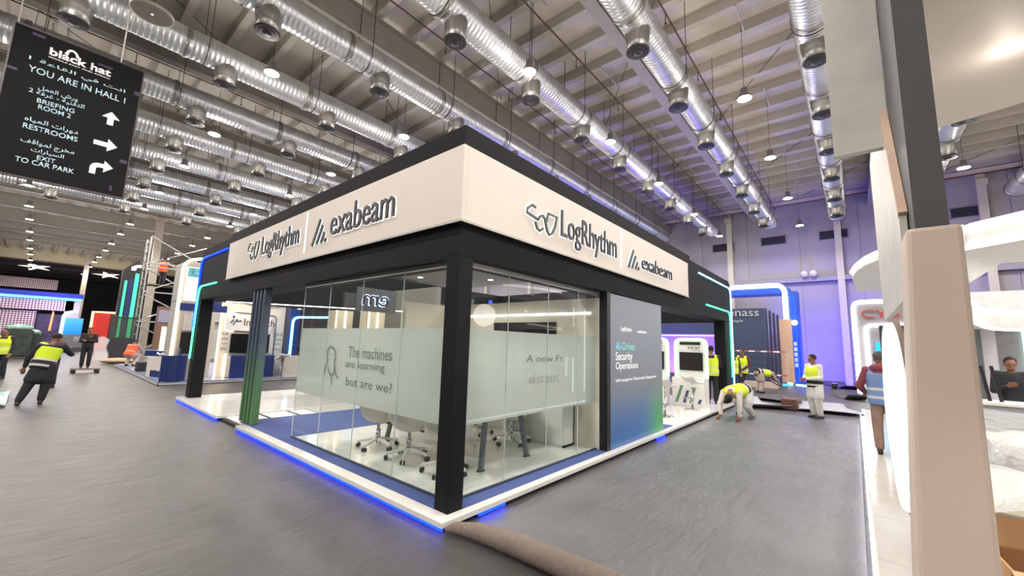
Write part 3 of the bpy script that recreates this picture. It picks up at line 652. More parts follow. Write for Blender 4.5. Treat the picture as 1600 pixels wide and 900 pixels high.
c0 = swivel_chair((.84, 1.80, z), R(-80), 'white swivel chair on the left glass side of the table')
for (x, y, rz, lb) in ((.86, 2.62, -100, 'white swivel chair at the table end towards the blue entrance carpet'), (2.60, 1.40, 95, 'white swivel chair behind the slanted grey table legs'), (.82, .98, -95, 'white swivel chair beside the black corner pillar'), (2.66, 2.3, 85, 'white swivel chair by the cream room wall')): dup(c0, (x, y, z), R(rz), lb)
T = thing('meeting_table', 'white meeting table on slanted grey legs in the glass room', 'table', (1.75, 1.75, z))
part('tabletop', MB().box(1.08, 2.35, .62, 2.98, z+.72, z+.75), whitew, T, bevel=.006)
for (x, y, dx, dy) in ((1.17, .70, .12, .12), (2.15, .72, -.12, .12), (1.17, 2.86, .12, -.12), (2.3, 2.86, -.12, -.12)):
    l = part('leg', MB().bar((x, y, z+.015), (x+dx, y+dy*.5, z+.72), .075, .045), M('leg grey', '5b646c', .5), T, bevel=.006)
    part('foot', MB().box(x-.05, x+.05, y-.03, y+.03, z, z+.02), dark, l)
Cb = thing('storage_cabinet', 'low white storage cabinet with open shelves by the cream wall', 'cabinet', (3.12, 1.3, z))
part('body', MB().box(2.97, 3.28, .60, .63, z, z+.75).box(2.97, 3.28, 1.88, 1.91, z, z+.75).box(2.97, 3.28, 1.24, 1.27, z, z+.75).box(2.95, 3.29, .58, 1.93, z+.75, z+.78).box(2.97, 3.28, .6, 1.9, z, z+.04).box(3.25, 3.28, .6, 1.9, z, z+.75), whitew, Cb)
part('shelf', MB().box(2.98, 3.26, 1.27, 1.88, z+.38, z+.40), whitew, Cb)
d = part('door', MB().box(2.955, 2.97, .62, 1.25, z+.04, z+.74), whitew, Cb); part('knob', MB().ball((2.945, 1.18, z+.62), .015), dark, d)
solo('paper_bowl', MB().lathe([(.03, 0), (.07, .03), (.1, .07), (.09, .07), (.05, .02)], 14, (3.12, 1.05, z+.78)), M('tan bowl', 'c9b88a', .6), 'small tan bowl on top of the low white cabinet', 'bowl')
solo('exit_floor_sign', MB().box(2.55, 2.98, 4.9, 5.1, z+.006, z+.10), M('green block', '3f6b4c', .5), 'small green block lying at the edge of the blue carpet', 'block')
# bar stools: low moulded seat on a chrome stem
def bar_stool(loc, rz, label, cat='stool'):
    s = thing('bar_stool', label, cat, loc, rz); wc = M('stool white', 'd9d5cf', .3); ch = M('chrome', 'c4c6c8', .15, .9)
    mb = MB().sheet(13, 9, lambda u, v: ((u-.5)*.42, (v-.5)*.40, .74+.16*max(0, v-.45)**1.2*2+.05*abs(u-.5)*2*v)); o = part('seat', mb, wc, s, True, True); m = o.modifiers.new('s', 'SOLIDIFY'); m.thickness = .05
    part('stem', MB().tube([(0, 0, .02), (0, 0, .45)], .03, 10).tube([(0, 0, .4), (0, 0, .73)], .018, 10), ch, s, True, True)
    part('base', MB().lathe([(.02, 0), (.21, 0), (.2, .012), (.05, .03), (.02, .04)], 24), ch, s, True, True)
    part('footrest', MB().tube([(.03, 0, .3), (.14, .05, .3), (.17, .16, .3), (0, .22, .3), (-.17, .16, .3), (-.14, .05, .3), (-.03, 0, .3)], .011, 6), ch, s, True, True)
    return s
bar_stool((9.15, .42, z), R(60), 'white bar stool in front of the logo print kiosk'); bar_stool((7.4, .55, z), R(80), 'white bar stool beside the grey text panel')
bar_stool((2.9, 7.4, z), R(30), 'white bar stool on the white floor behind the glass edge')
# demo kiosks with green light frames
def kiosk(loc, label, txt, wd, bars):
    k = thing('demo_kiosk', label, 'kiosk', loc, 0); k.scale = (1, 1, .88); w2 = wd/2
    part('counter', MB().box(-.35, .1, -w2, w2, 0, .92), whitew, k, local=True, bevel=.01)
    part('back_panel', MB().prism([(-w2, .92)] + [(w2, .92)] + [(w2-.2+.2*math.cos(R(9*i)), 2.0+.2*math.sin(R(9*i))) for i in range(11)] + [(-w2+.2+.2*math.cos(R(90+9*i)), 2.0+.2*math.sin(R(90+9*i))) for i in range(11)], 'x', .02, .1), whitew, k, local=True)
    part('light_frame', MB().tube(smooth_path([(0, -w2, .92), (0, -w2, 2.2), (0, w2, 2.2), (0, w2, .92)], .2), .03, 8), glow('frame mint', 'b4ffe0', 3.0), k, True, True)
    part('screen', MB().box(-.02, .02, -w2*.72, w2*.72, 1.15, 1.75), M('screen black', '0b0c10', .15), k, local=True)
    part('slot', MB().box(.0, .03, -w2*.6, w2*.7, 2.0, 2.1), M('slot black', '101012', .6), k, local=True)
    if txt: letters('lettering', txt, (.02, .1*wd, 1.86), (.02, -.3*wd, 1.86), (.02, .1*wd, 1.97), ink, k, .003, .001, local=True)
    if txt == 'sirar': letters('lettering', 'by stc', (.02, -.05*wd, 1.79), (.02, -.3*wd, 1.79), (.02, -.05*wd, 1.835), ink, k, .003, .001, local=True)
    g = [M('print green', '4e8a63', .5), M('print navy', '3a4a68', .5)]
    for i, (a, b, h) in enumerate(((.38, .2, .55), (.14, .02, .4), (-.06, -.18, .5), (-.3, -.36, .14))):
        part('printed_bar', MB().prism([(a*wd+.03, .12), (a*wd-.05, .12), (b*wd-.05, .12+h), (b*wd+.03, .12+h)], 'x', -.356, -.348), g[i % 2], k, local=True)
    return k
kiosk((9.95, .66, z), 'white demo kiosk with sirar lettering and mint light frame', 'sirar', .9, 1); kiosk((9.6, 1.66, z), 'white mint framed demo kiosk half hidden by the grey panel', '', .9, 1)
# ================================================================== AISLE CARPET, LOOSE THINGS ON THE RIGHT
# loose carpet laid down the right aisle, near end rolled up
cm = FLOORM.copy(); cm.name = 'aisle carpet under film'; cm.node_tree.nodes['Color Ramp'].color_ramp.elements[0].color = lin('68686a'); cm.node_tree.nodes['Color Ramp'].color_ramp.elements[1].color = lin('767678')
mb = MB().sheet(60, 14, lambda u, v: (.12+10.9*u, -.13-2.92*v-(.25*max(0, u-.72)**1.5*(1-v)*4), .012+.004*math.sin(9*u+4*v)+(.05*math.exp(-((1-u)/.012)**2)*(1 if v > .8 else .4))))
o = solo('aisle_carpet', mb, cm, 'grey carpet laid down the aisle beside the text panel', 'carpet', smooth=True); s = o.modifiers.new('s', 'SOLIDIFY'); s.thickness = .01
rollm = M('carpet backing brown grey', '7d7068', .9, var=.15, scale=30, bump=.4, bscale=200)
pts = [(-.13, -.13, .05), (-.08, -.20, .07), (-.02, -.45, .09), (.02, -.9, .10), (.03, -1.6, .10), (.04, -2.6, .10), (.05, -3.0, .10)]
solo('carpet_roll', MB().tube(pts, [.02, .05, .075, .09, .095, .095, .09], 14), rollm, 'rolled carpet edge starting at the black corner pillar', 'carpet roll', smooth=True)
def sheet_piece(px, L, W, rz, lab, m, curl=.12, name='carpet_offcut'):
    p = G(*px); mb = MB().sheet(14, 8, lambda u, v: ((u-.5)*L, (v-.5)*W*(1+.2*math.sin(5*u)), .015+curl*max(0, abs(u-.5)*2-.7)*2+.01*math.sin(7*u+3*v)))
    me = mesh(mb, m, True); o = put(name, me); o.location = (p.x, p.y, 0); o.rotation_euler.z = R(rz); o['label'] = lab; o['category'] = 'carpet'
    s = o.modifiers.new('s', 'SOLIDIFY'); s.thickness = .012
dkc = M('dark carpet piece', '4c4a52', .8, var=.1); ltc = M('light carpet piece', 'a3a3ac', .7, var=.1)
sheet_piece((1292, 640), 2.4, 1.4, 8, 'pale carpet sheet on the floor behind the man in white', ltc)
sheet_piece((1320, 605), 3.2, 1.2, 20, 'dark crumpled carpet strip below the violet wall', dkc, .25)
sheet_piece((1215, 622), 3.0, 1.6, -14, 'dark carpet sheet being cut by the crouching man', dkc, .1)
sheet_piece((1180, 632), 2.2, 1.2, 30, 'grey carpet flap behind the kneeling man', ltc, .2)
sheet_piece((1325, 622), 1.8, .6, 20, 'narrow dark offcut before the red letter booth', dkc, .3)
p = G(1235, 640)+Vector((0, 0, .03)); t = thing('brown_box', 'small brown cardboard box on the floor left of the man in white', 'box', p)
cb_ = M('brown card', '6d4a42', .7); part('body', MB().box(-.26, .26, -.2, .2, .01, .30), cb_, t, local=True, bevel=.01)
part('flap', MB().prism([(.262, .30), (.272, .30), (.36, .10), (.35, .10)], 'y', -.19, .19), M('card edge', 'a98f86', .7), t, local=True)

# ---- blue light arch booth and navy wall
AR = thing('light_arch', 'tall blue glowing light arch before the violet wall', 'arch', (23.5, .9, 0))
yr, yl = PX(1230, 520, 23.5).y, PX(1146, 452, 23.5).y; za = PX(1190, 447, 23.5).z
bl = glow('arch blue white', 'a8e2ff', 3.6); ab = M('arch blue', '2456b0', .4, var=.1)
path = smooth_path([(23.5, yr, .0), (23.5, yr, za), (23.5, yl+4, za)], .5, 8)
part('light_tube', MB().tube(path, .13, 8), bl, AR, True)
part('frame', MB().box(23.6, 24.6, yr-.55, yr-.15, 0, za-.35), ab, AR, bevel=.04); part('frame', MB().box(23.6, 24.6, yr-.2, yl+4, za-.5, za-.15), ab, AR, bevel=.04)
part('edge_tube', MB().tube([(23.55, yr-.42, .2), (23.55, yr-.42, za-.7)], .03, 6), LEDB, AR)
part('floor_light', MB().bar((23.2, yr-.3, .05), (22.6, yr-1.2, .05), .12, .08), bl, AR); part('puck_light', MB().lathe([(.02, 0), (.3, .01), (.3, .08), (.02, .1)], 16, (22.6, yr+.2, 0)), glow('puck blue', '2f8cff', 4), AR, True)
part('spot_light', MB().ball((23.55, yr-.35, 3.3), .14), LEDW, AR, True)
for i in range(5): part('printed_mark', MB().box(23.57, 23.6, yr-.42+.03*(i % 2), yr-.26, .95+.28*i, 1.15+.28*i), M('arch letter white', 'dfe6f0', .5), AR)
navy = M('navy wall', '2f3c58', .55, var=.05); NW = thing('navy_booth', 'navy walled booth with silver lettering behind the kiosks', 'booth', (21, 3, 0))
y0, y1 = PX(1193, 482, 21).y, 8.5; zt = PX(1170, 482, 21).z
part('wall', MB().box(21, 21.15, y0, 2.3, 0, zt), navy, NW); part('fascia', MB().box(20.9, 21.15, 2.3, 12, 2.55, zt), navy, NW)
part('light_band', MB().box(20.95, 21.0, 2.3, 10, 2.45, 2.5), glow('pink band', 'ffd8e6', 1.0), NW)
for i in range(4): part('slat', MB().box(21.1+.25*i, 21.2+.25*i, y0-.12-.13*i, y0-.02-.13*i, 0, zt-.1*i), navy, NW)
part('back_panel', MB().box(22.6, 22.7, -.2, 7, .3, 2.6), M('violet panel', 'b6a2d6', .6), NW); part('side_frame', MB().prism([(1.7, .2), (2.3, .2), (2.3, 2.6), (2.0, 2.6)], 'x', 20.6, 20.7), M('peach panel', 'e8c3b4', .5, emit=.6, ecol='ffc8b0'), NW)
e_ = lambda x, y: PX(x, y, 20.98)
letters('lettering', 'jenass', e_(1132, 498), e_(1186, 498), e_(1132, 483), M('silver letter', 'aeb4bf', .4), NW, .03, .002)
letters('lettering', 'people', e_(1140, 505), e_(1161, 505), e_(1140, 499), M('silver letter', 'aeb4bf', .4), NW, .02, .002)
part('pale_block', MB().box(22.2, 22.5, y0-1.0, y0-.35, .2, 3.4), M('peach block', 'd8b49c', .6), NW); part('plinth', MB().box(20.2, 20.9, -.2, 2, 0, .25), M('plinth pale', 'b9a89c', .6), NW)
# barrier tape in front of the navy wall
t = thing('barrier_tape', 'red and white barrier tape strung before the navy wall', 'tape', (20.3, 1, 0)); tr = M('tape red', 'b04a58', .5); tw = M('tape white', 'e8e6ea', .5)
for zz in (.62, 1.72):
    for i in range(12): part('tape_band', MB().box(20.29, 20.30, -.6+.26*i, -.34+.26*i, zz-.03, zz+.03), tw if i % 2 else tr, t)
part('pole', MB().tube([(20.3, -.62, 0), (20.3, -.62, 1.8)], .02, 6).tube([(20.3, 2.6, 0), (20.3, 2.6, 1.8)], .02, 6), steel2, t)

# ---- red letter booth on the far right
CY = thing('red_letter_booth', 'white booth with red lettering and white light frames', 'booth', (20, -5, 0)); XC = 20.
yl_ = -3.12; zc = PX(1340, 472, XC).z
grey_w = M('booth pale grey', '8d8a8e', .5)
part('wall', MB().box(XC+.05, XC+.2, -9, yl_, 0, zc), grey_w, CY)
part('light_frame', MB().tube(smooth_path([(XC, yl_-.02, .1), (XC, yl_-.02, zc), (XC, -9, zc)], .3), .09, 8), LEDW, CY, True)
part('light_frame', MB().tube(smooth_path([(XC, -3.5, .1), (XC, -3.5, 2.95), (XC, -9, 2.95)], .25), .08, 8), LEDW, CY, True)
c_ = lambda x, y: PX(x, y, XC-.02)
p0 = c_(1346, 497); hgt = c_(1346, 485).z-p0.z
letters('lettering', 'CYB', p0, p0+Vector((0, -1.2, 0)), p0+Vector((0, 0, hgt)), M('red letter', 'b5382c', .5), CY, .08, .01)
part('screen', MB().box(XC-.05, XC, -6.2, -3.75, 1.2, 2.25), glow('cyan screen', '18a6e0', 1.1), CY)

# ================================================================== WHITE BOOTH ACROSS THE AISLE (right)
WB = thing('white_booth', 'white booth with round light and curved light soffits across the aisle', 'booth', (6, -6, 0))
tilem = M('white floor tile', 'c4c1bc', .12, var=.04)
part('platform', MB().box(-8, 13, -12, -3.10, 0, .05), M('platform pale', 'cfccc8', .4), WB)
tl = mesh(MB().box(.004, 1.196, .004, 1.196, .05, .062), tilem)
for i in range(18):
    for j in range(7): q = put('tile', tl, WB); q.location = Vector((-7.6+1.2*i, -4.32-1.2*j, 0))-WB.location
part('edge_light', MB().box(-8, 13, -3.098, -3.085, .006, .045), glow('edge white', 'f0f0ff', 4), WB)
beige = M('column beige white', 'c3b3a7', .5, var=.02)
XC0 = -.58
part('column', MB().prism([(-3.415, .062), (-3.17, .062), (-3.275, 2.25), (-3.43, 2.25)], 'x', XC0, XC0+.24), beige, WB, bevel=.016)
part('column_post', MB().box(XC0+.03, XC0+.60, -3.40, -3.305, 2.2, 4.6), M('post charcoal', '4a4a4c', .6), WB)
part('cladding', MB().prism([(XC0+.2, 2.0), (1.4, 2.0), (1.4, 3.25), (XC0+.75, 3.25), (XC0+.2, 2.35)], 'y', -3.30, -3.275), M('cladding white', 'c4c1bb', .5), WB)
part('cladding_edge', MB().bar((XC0+.2, -3.288, 2.36), (XC0+.76, -3.288, 3.27), .035, .03, (0, 1, 0)), M('raw board', 'c0a795', .7), WB)
part('fascia_panel', MB().box(.03, .08, -3.302, -3.07, 2.85, 4.9), M('cladding white', 'c4c1bb', .5), WB)
# canopy soffit with recessed lamps
SO = part('canopy', MB().prism([(-4, -3.36), (1.5, -3.42), (1.15, -4.6), (.9, -7), (-4, -7)], 'z', 3.45, 3.6), M('canopy white', 'c9c2bb', .5, var=.01), WB)
for px in ((1575, 76),): q = G(*px, 3.45); part('downlight', MB().lathe([(.003, -.006), (.055, -.006), (.06, 0), (.05, .01)], 16, (q.x, q.y, 3.45)), LEDW, SO); lamp('POINT', q-Vector((0, 0, .12))-WB.location, 1.6, 'fff2e4', WB, .05)
# round light box beside the column
disc = part('round_light', MB().lathe([(.02, .0), (.455, 0), (.445, .025), (.3, .035), (.02, .04)], 48, (0, 0, 0), (0, 1, 0)), glow('round light white', 'ffffff', 2.2), WB, False, True)
disc.location = Vector((.08, -3.24, 1.46))-WB.location; disc.rotation_euler = (0, 0, R(1.2))
part('rim', MB().lathe([(.455, -.02), (.475, -.02), (.475, .0), (.455, .0)], 48, (0, 0, 0), (0, 1, 0)).lathe([(.02, -.02), (.465, -.02), (.465, -.01), (.02, -.01)], 48, (0, 0, 0), (0, 1, 0)), M('rim brown', '6f5f5a', .5), disc, False, True)
part('arm', MB().box(-.5, -.40, -.05, -.02, -.03, .03), M('rim brown', '6f5f5a', .5), disc, local=True)
# back wall, portal columns and curved soffits with light lines
part('back_wall', MB().box(12.6, 12.8, -12, -4.4, .06, 3.4), M('white booth wall', 'cfcdd0', .5), WB)
part('screen_wall', MB().box(12.45, 12.6, -8.6, -5.67, .3, 2.7), M('grey screen', '8d8b92', .3), WB)
part('screen_light', MB().box(12.38, 12.44, -6.22, -6.15, .4, 2.7), glow('mint line', 'd8ffe8', 3), WB)
part('portal_column', MB().box(12.0, 12.4, -5.66, -5.42, .062, 2.9), M('portal white', 'c6c4ca', .5), WB); part('portal_column', MB().box(11.9, 12.2, -5.415, -5.33, .062, 2.9), M('portal dark', '5b6468', .4), WB)
def curve_soffit(name, pts, z0, z1, inner):
    poly = [(p[0], p[1]) for p in pts] + inner
    s = part(name, MB().prism(poly, 'z', z0, z1), M('soffit white', 'd9d7d6', .5), WB)
    part('light_line', MB().tube([(p[0], p[1], z1-.06) for p in pts], .035, 6), glow('soffit line', 'ffffff', 4), s, True); return s
e1 = [(5.0+.16*math.sin(t*math.pi)+2.6*t, -4.2+1.0*t**.5*(1 if t < 1 else 1), 0) for t in [k/12 for k in range(13)]]
pts = [G(x, y, 3.25) for x, y in ((1405, 393), (1390, 397), (1370, 402), (1350, 411), (1338, 420), (1331, 430))]
s1 = curve_soffit('soffit', [(p.x, p.y) for p in pts], 3.20, 3.36, [(9.5, -3.2), (10, -4.9), (5.4, -4.9)])
for i in range(4): part('downlight', MB().lathe([(.003, 3.195), (.05, 3.195), (.05, 3.21)], 12, (6.0+.75*i, -3.75-.05*i, 0)), LEDW, s1)
pts2 = [G(x, y, 3.3) for x, y in ((1495, 361), (1530, 353), (1565, 345), (1600, 337), (1660, 322))]
s2 = curve_soffit('soffit', [(p.x, p.y) for p in pts2], 3.08, 3.36, [(4.2, -6.5), (5.6, -6.5), (6, -4.6), (4.4, -4.2)])
pts3 = [tuple(G(x, y, 2.78))[:2] for x, y in ((1500, 462), (1515, 472), (1527, 480), (1540, 485), (1560, 487), (1600, 488), (1680, 488))]
part('light_line', MB().tube([(p.x, p.y, 3.07) for p in pts2], .03, 6), glow('soffit line', 'ffffff', 4), s2, True)
s3 = curve_soffit('soffit', pts3, 2.42, 2.84, [(12.4, -9.5), (12.4, -5.0)])
part('soffit_glow', MB().tube([(p[0]+.3, p[1]-.1, 2.41) for p in pts3], .05, 6), glow('soffit warm', 'fff4e0', 2.5), s3, True)
for i, (x, y) in enumerate(((9.8, -4.25), (10.6, -4.25), (11.4, -4.25))): part('ribbed_post', MB().box(x, x+.18, y-.22, y+.02, .06, 3.1), M('rib grey', 'bdbbc0', .5), WB); part('post_light', MB().box(x-.02, x, y, y+.03, .1, 3.1), LEDW, WB)
part('hanging_monitor', MB().box(8.6, 8.7, -3.95, -3.5, 1.35, 2.35), M('monitor dark', '4a4852', .4), WB)
lamp('POINT', Vector((7.5, -6.5, 2.7))-WB.location, 60, 'fff6ee', WB, .4, name='booth_lamp')
# counter, wrapped tables, chairs, box
Ct = thing('reception_counter', 'pale grey reception counter wrapped in plastic inside the white booth', 'counter', (7.2, -6, .062))
part('body', MB().box(6.95, 7.45, -7.6, -4.5, .062, 1.02), M('counter grey', 'b7bac0', .4), Ct, bevel=.02); part('worktop', MB().box(6.88, 7.5, -7.7, -4.42, 1.02, 1.07), whitew, Ct, bevel=.01)
part('wrap', MB().sheet(12, 8, lambda u, v: (6.86-.10*v-.05*abs(math.sin(9*u+5*v)), -7.55+3.1*u, 1.0-.75*v+.06*math.sin(6*u))), PLASTIC, Ct, True)
def wrapped_table(loc, sx, sy, label):
    t = thing('wrapped_table', label, 'table', loc, 0, None)
    part('tabletop', MB().box(-sx, sx, -sy, sy, .70, .74), M('cream top', 'e6dfcd', .4), t, local=True, bevel=.01)
    for x, y in ((-1, -1), (1, -1), (-1, 1), (1, 1)): part('leg', MB().bar((x*(sx-.12), y*(sy-.12), 0), (x*(sx-.25), y*(sy-.25), .7), .05, .03), M('leg black', '1d1d20', .5), t, local=True)
    part('wrap', MB().sheet(14, 14, lambda u, v: ((u-.5)*2.1*sx, (v-.5)*2.1*sy, .76+.03*math.sin(8*u+3*v)+.03*math.sin(11*v)-.12*max(0, abs(u-.5)*2-.9)*8*.1)), PLASTIC, t, True, True)
    return t
wrapped_table((1.98, -4.13, .062), .75, .5, 'cream table under clear plastic beside the beige column'); wrapped_table((4.75, -4.75, .062), .6, .5, 'cream table under clear plastic in front of the grey counter')
for i, (x, y, lb) in enumerate(((3.45, -4.3, 'white wrapped chair between the two plastic covered tables'), (3.0, -5.3, 'white wrapped chair behind the nearest plastic covered table'))):
    c = thing('wrapped_chair', lb, 'chair', (x, y, .062))
    part('seat', MB().lathe([(.02, .40), (.2, .41), (.25, .46), (.22, .48), (.02, .46)], 18), M('chair white shell', 'ded6ca', .35), c, True, True)
    o = part('backrest', MB().sheet(14, 8, lambda u, v: (.26*math.cos(R(200+140*u)), .26*math.sin(R(200+140*u)), .45+.4*v)), M('chair white shell', 'ded6ca', .35), c, True, True); s = o.modifiers.new('s', 'SOLIDIFY'); s.thickness = .03
    for k in range(4): part('leg', MB().bar((.1*math.cos(R(45+90*k)), .1*math.sin(R(45+90*k)), .42), (.22*math.cos(R(45+90*k)), .22*math.sin(R(45+90*k)), 0), .03, .03), M('leg black', '1d1d20', .5), c, local=True)
    part('wrap', MB().ball((0, -.05, .68), (.33, .33, .3), 14, 8), PLASTIC, c, True, True)
q = thing('cardboard_carton', 'open cardboard carton with a coloured picture on its side', 'box', (.85, -3.82, .062), R(4))
card = M('kraft card', 'b98e63', .8); x0, x1, y0, y1, hh = -.2, .2, -.5, .20, .60
part('body', MB().box(x0, x1, y0, y1, 0, .02).box(x0, x0+.012, y0, y1, .02, hh).box(x1-.012, x1, y0, y1, .02, hh).box(x0, x1, y0, y0+.012, .02, hh).box(x0, x1, y1-.012, y1, .02, hh), card, q, local=True)
part('flap', MB().bar((x1, (y0+y1)/2, hh), (x1+.09, (y0+y1)/2, hh+.14), y1-y0, .01), card, q, local=True); part('flap', MB().bar((x0, (y0+y1)/2, hh), (x0-.2, (y0+y1)/2, hh-.08), y1-y0, .01), M('card light', 'd8b98e', .8), q, local=True)
part('picture', MB().box(x0-.004, x0, y0+.05, y1-.05, .04, hh-.04), M('picture maroon', '6e2b33', .5), q, local=True); part('picture', MB().box(x0-.007, x0-.004, y0+.15, y1-.2, .06, hh-.14), M('picture yellow', 'c8b53c', .5), q, local=True)
for i, (x, y, dx) in enumerate(((7.05, -4.66, .1), (7.05, -4.78, .12), (7.1, -5.05, -.2), (7.1, -5.15, -.25))):
    solo('metal_leg', MB().bar((x, y, 1.075), (x+.05, y+dx*.5, 1.62), .04, .03), M('leg black', '1d1d20', .5), 'black metal leg leaning upright on the wrapped counter', 'metal leg', 'black legs on the counter')
# ================================================================== NEIGHBOURING WHITE AND BLUE BOOTH (beyond the main booth)
NB = thing('white_blue_booth', 'white and blue booth with warm light strips behind the main booth', 'booth', (3, 18, 0))
navb = M('navy laminate', '1e3068', .3, var=.05); wallw = M('booth white wall', 'd6d0c8', .5, var=.02)
part('platform', MB().box(.12, 9, 14.55, 25.5, 0, .10), M('platform blue edge', '26335c', .4), NB); part('floor_plate', MB().box(.18, 9, 14.62, 25.4, .10, .115), M('pale blue floor', 'a9b2cf', .15), NB)
part('edge_trim', MB().box(.09, .12, 14.52, 25.5, .02, .09).box(.09, 9, 14.52, 14.55, .02, .09), M('trim silver', 'c8c8cc', .3, .5), NB)
# sign wall facing the aisle
part('sign_wall', MB().box(1.85, 4.15, 15.5, 15.65, .115, 3.35), wallw, NB); part('side_wall', MB().box(1.0, 1.85, 16.2, 16.35, .115, 3.0), wallw, NB)
part('blue_band', MB().box(.5, 1.86, 15.46, 15.5, 2.72, 3.0), navb, NB)
part('light_strip', MB().tube([(1.85, 15.47, .12), (1.85, 15.47, 3.3)], .03, 6), LEDWW, NB); part('light_strip', MB().tube([(2.14, 15.42, .14), (2.14, 15.42, 1.0)], .04, 6), LEDWW, NB)
part('net_print', MB().add([(2.0, 15.49, 3.3), (4.1, 15.49, 3.3), (4.1, 15.49, 2.95), (3.2, 15.49, 2.8), (2.4, 15.49, 3.05)], [(0, 1, 2, 3, 4)]), M('print grey', '98938e', .6, var=.4, scale=9), NB)
LG = part('logo_plate', MB().prism([(2.15+.15*math.cos(R(a)) + (1.35 if a in range(-90, 91) else 0), 2.22+.22*math.sin(R(a))*1.0 + (.1 if 0 <= a <= 180 else -.1)) for a in list(range(-90, 91, 15)) + list(range(91, 270, 15))], 'y', 15.40, 15.5), M('plate white', 'dcdad8', .4), NB, bevel=.01)
part('plate_light', MB().tube(smooth_path([(2.4, 15.44, 2.56), (2.02, 15.44, 2.56), (2.02, 15.44, 1.9), (2.3, 15.44, 1.88)], .12), .03, 6), LEDWW, LG, True); part('plate_outline', MB().tube(smooth_path([(2.3, 15.44, 2.62), (3.8, 15.44, 2.58), (3.8, 15.44, .95)], .15), .018, 6), ink, LG, True)
letters('lettering', 'InnTech', (2.62, 15.40, 2.12), (3.72, 15.40, 2.12), (2.62, 15.40, 2.40), ink, LG, .01, .002)
strokes('logo_mark', [[(0, .3), (.25, .75), (.25, .1), (.6, .75), (.6, .5), (1, .6)], arc(.25, .98, .06, .06, 0, 360, 8)], (2.16, 15.4, 2.08), (2.52, 15.4, 2.08), (2.16, 15.4, 2.45), M('logo navy', '1d2a55', .4), LG, .05, .004, .008)
part('screen', MB().box(2.25, 3.62, 15.42, 15.5, 1.05, 1.80), M('screen black', '0b0c10', .15), NB, bevel=.02)
for i, (t_, q_) in enumerate((('ure', 'La'), ('cture', 'cle'), ('ture,', 'cyb'), ('ation', 'anc'))): letters('wall_lettering', t_, (3.84, 15.49, 1.75-.2*i), (4.1, 15.49, 1.75-.2*i), (3.84, 15.49, 1.86-.2*i), M('letter grey', '7d7873', .6), NB, .002, .002); letters('wall_lettering', q_, (1.96, 15.49, 1.75-.2*i), (2.16, 15.49, 1.75-.2*i), (1.96, 15.49, 1.86-.2*i), M('letter grey', '7d7873', .6), NB, .002, .002)
cnt = part('counter', MB().box(2.2, 3.72, 14.95, 15.42, .115, .98), navb, NB, bevel=.03)
# light tower with a bright screen
TW = part('light_tower', MB().box(.45, 1.0, 14.9, 16.4, .115, 4.3), M('tower grey white', 'a8a49e', .5), NB, bevel=.05)
part('tower_side', MB().box(.43, .45, 15.0, 16.2, 2.9, 4.1), M('tower side', 'a8a49e', .5), TW); part('tower_screen', MB().box(.52, .95, 14.88, 14.9, 2.9, 4.1), glow('tower screen', 'f4f8ff', 1.1), TW)
part('tower_print', MB().box(.55, .94, 14.87, 14.88, 3.75, 4.08), M('print teal', '5aa7b8', .5, var=.6, scale=8), TW)
part('tower_light', MB().tube(smooth_path([(.40, 14.86, .12), (.40, 14.86, 4.32), (3.0, 14.86, 4.95)], .35), .05, 8), LEDWW, TW, True)
part('tower_band', MB().box(.44, 1.86, 14.87, 14.9, 2.55, 2.8), navb, TW); part('tower_plate', MB().box(.62, .98, 14.86, 14.9, 1.85, 2.45), M('plate grey', 'b7b3b0', .5), TW); part('tower_screen_low', MB().box(.60, .98, 14.86, 14.9, 1.05, 1.8), M('screen black', '0b0c10', .15), TW)
part('counter', MB().prism([(.5+.35*math.cos(R(a)), 14.78+.2*math.sin(R(a))) for a in range(0, 360, 20)], 'z', .115, .98), navb, NB)
# blue cornered pillar with cyan tube
part('blue_pillar', MB().box(4.2, 4.6, 15.1, 15.5, .115, 3.2), navb, NB); part('check_block', MB().box(4.45, 4.62, 15.07, 15.1, 2.9, 3.2).box(4.3, 4.45, 15.07, 15.1, 3.05, 3.3), wallw, NB)
part('cyan_tube', MB().tube(smooth_path([(4.25, 14.9, .6), (4.25, 14.9, 2.55), (7.6, 14.9, 2.75)], .25), .05, 8), glow('cyan tube', '6fc6ff', 5), NB, True)
part('white_block', MB().box(4.0, 5.3, 14.7, 15.0, .115, .95), wallw, NB)
# reception desk and warm lit cabinets further in
dsk = part('reception_desk', MB().prism([(.15, 17.2), (.55, 16.35), (1.0, 16.35), (1.25, 18.6), (.5, 18.6)], 'z', .115, .85), wallw, NB); part('desk_base', MB().prism([(.2, 17.1), (.55, 16.30), (.98, 16.30), (1.2, 18.0), (.55, 18.0)], 'z', .116, .35), navb, dsk); part('desk_top', MB().prism([(.1, 17.6), (.5, 16.9), (1.1, 16.9), (1.3, 19.2), (.4, 19.2)], 'z', .85, 1.05), navb, dsk)
for i in range(3):
    x = .75+.62*i; c = part('wood_cabinet', MB().box(x, x+.55, 20.5, 20.9, .115, 2.9), M('walnut', '6e5345', .5), NB); part('warm_strip', MB().box(x+.2, x+.36, 20.46, 20.5, .5, 2.0+.5*(i == 1)), LEDWW, c)
    part('cabinet_screen', MB().box(x+.02, x+.53, 20.47, 20.5, 2.2, 2.75), M('panel lilac', '8c889a', .5), c)
lamp('POINT', Vector((2.5, 14.2, 3.0))-NB.location, 35, 'ffe9cf', NB, .3, name='booth_lamp')
bar_stool((.42, 15.6, .115), R(100), 'white bar stool beside the navy counter of the white and blue booth'); bar_stool((3.95, 14.85, .115), R(200), 'white bar stool right of the navy counter under the screen')
solo('black_crate', MB().box(.2, .75, 19.6, 20.1, .115, .5), M('crate black', '26262a', .6), 'black crate on the booth edge beside the crouching man in orange', 'crate', bevel=.02)
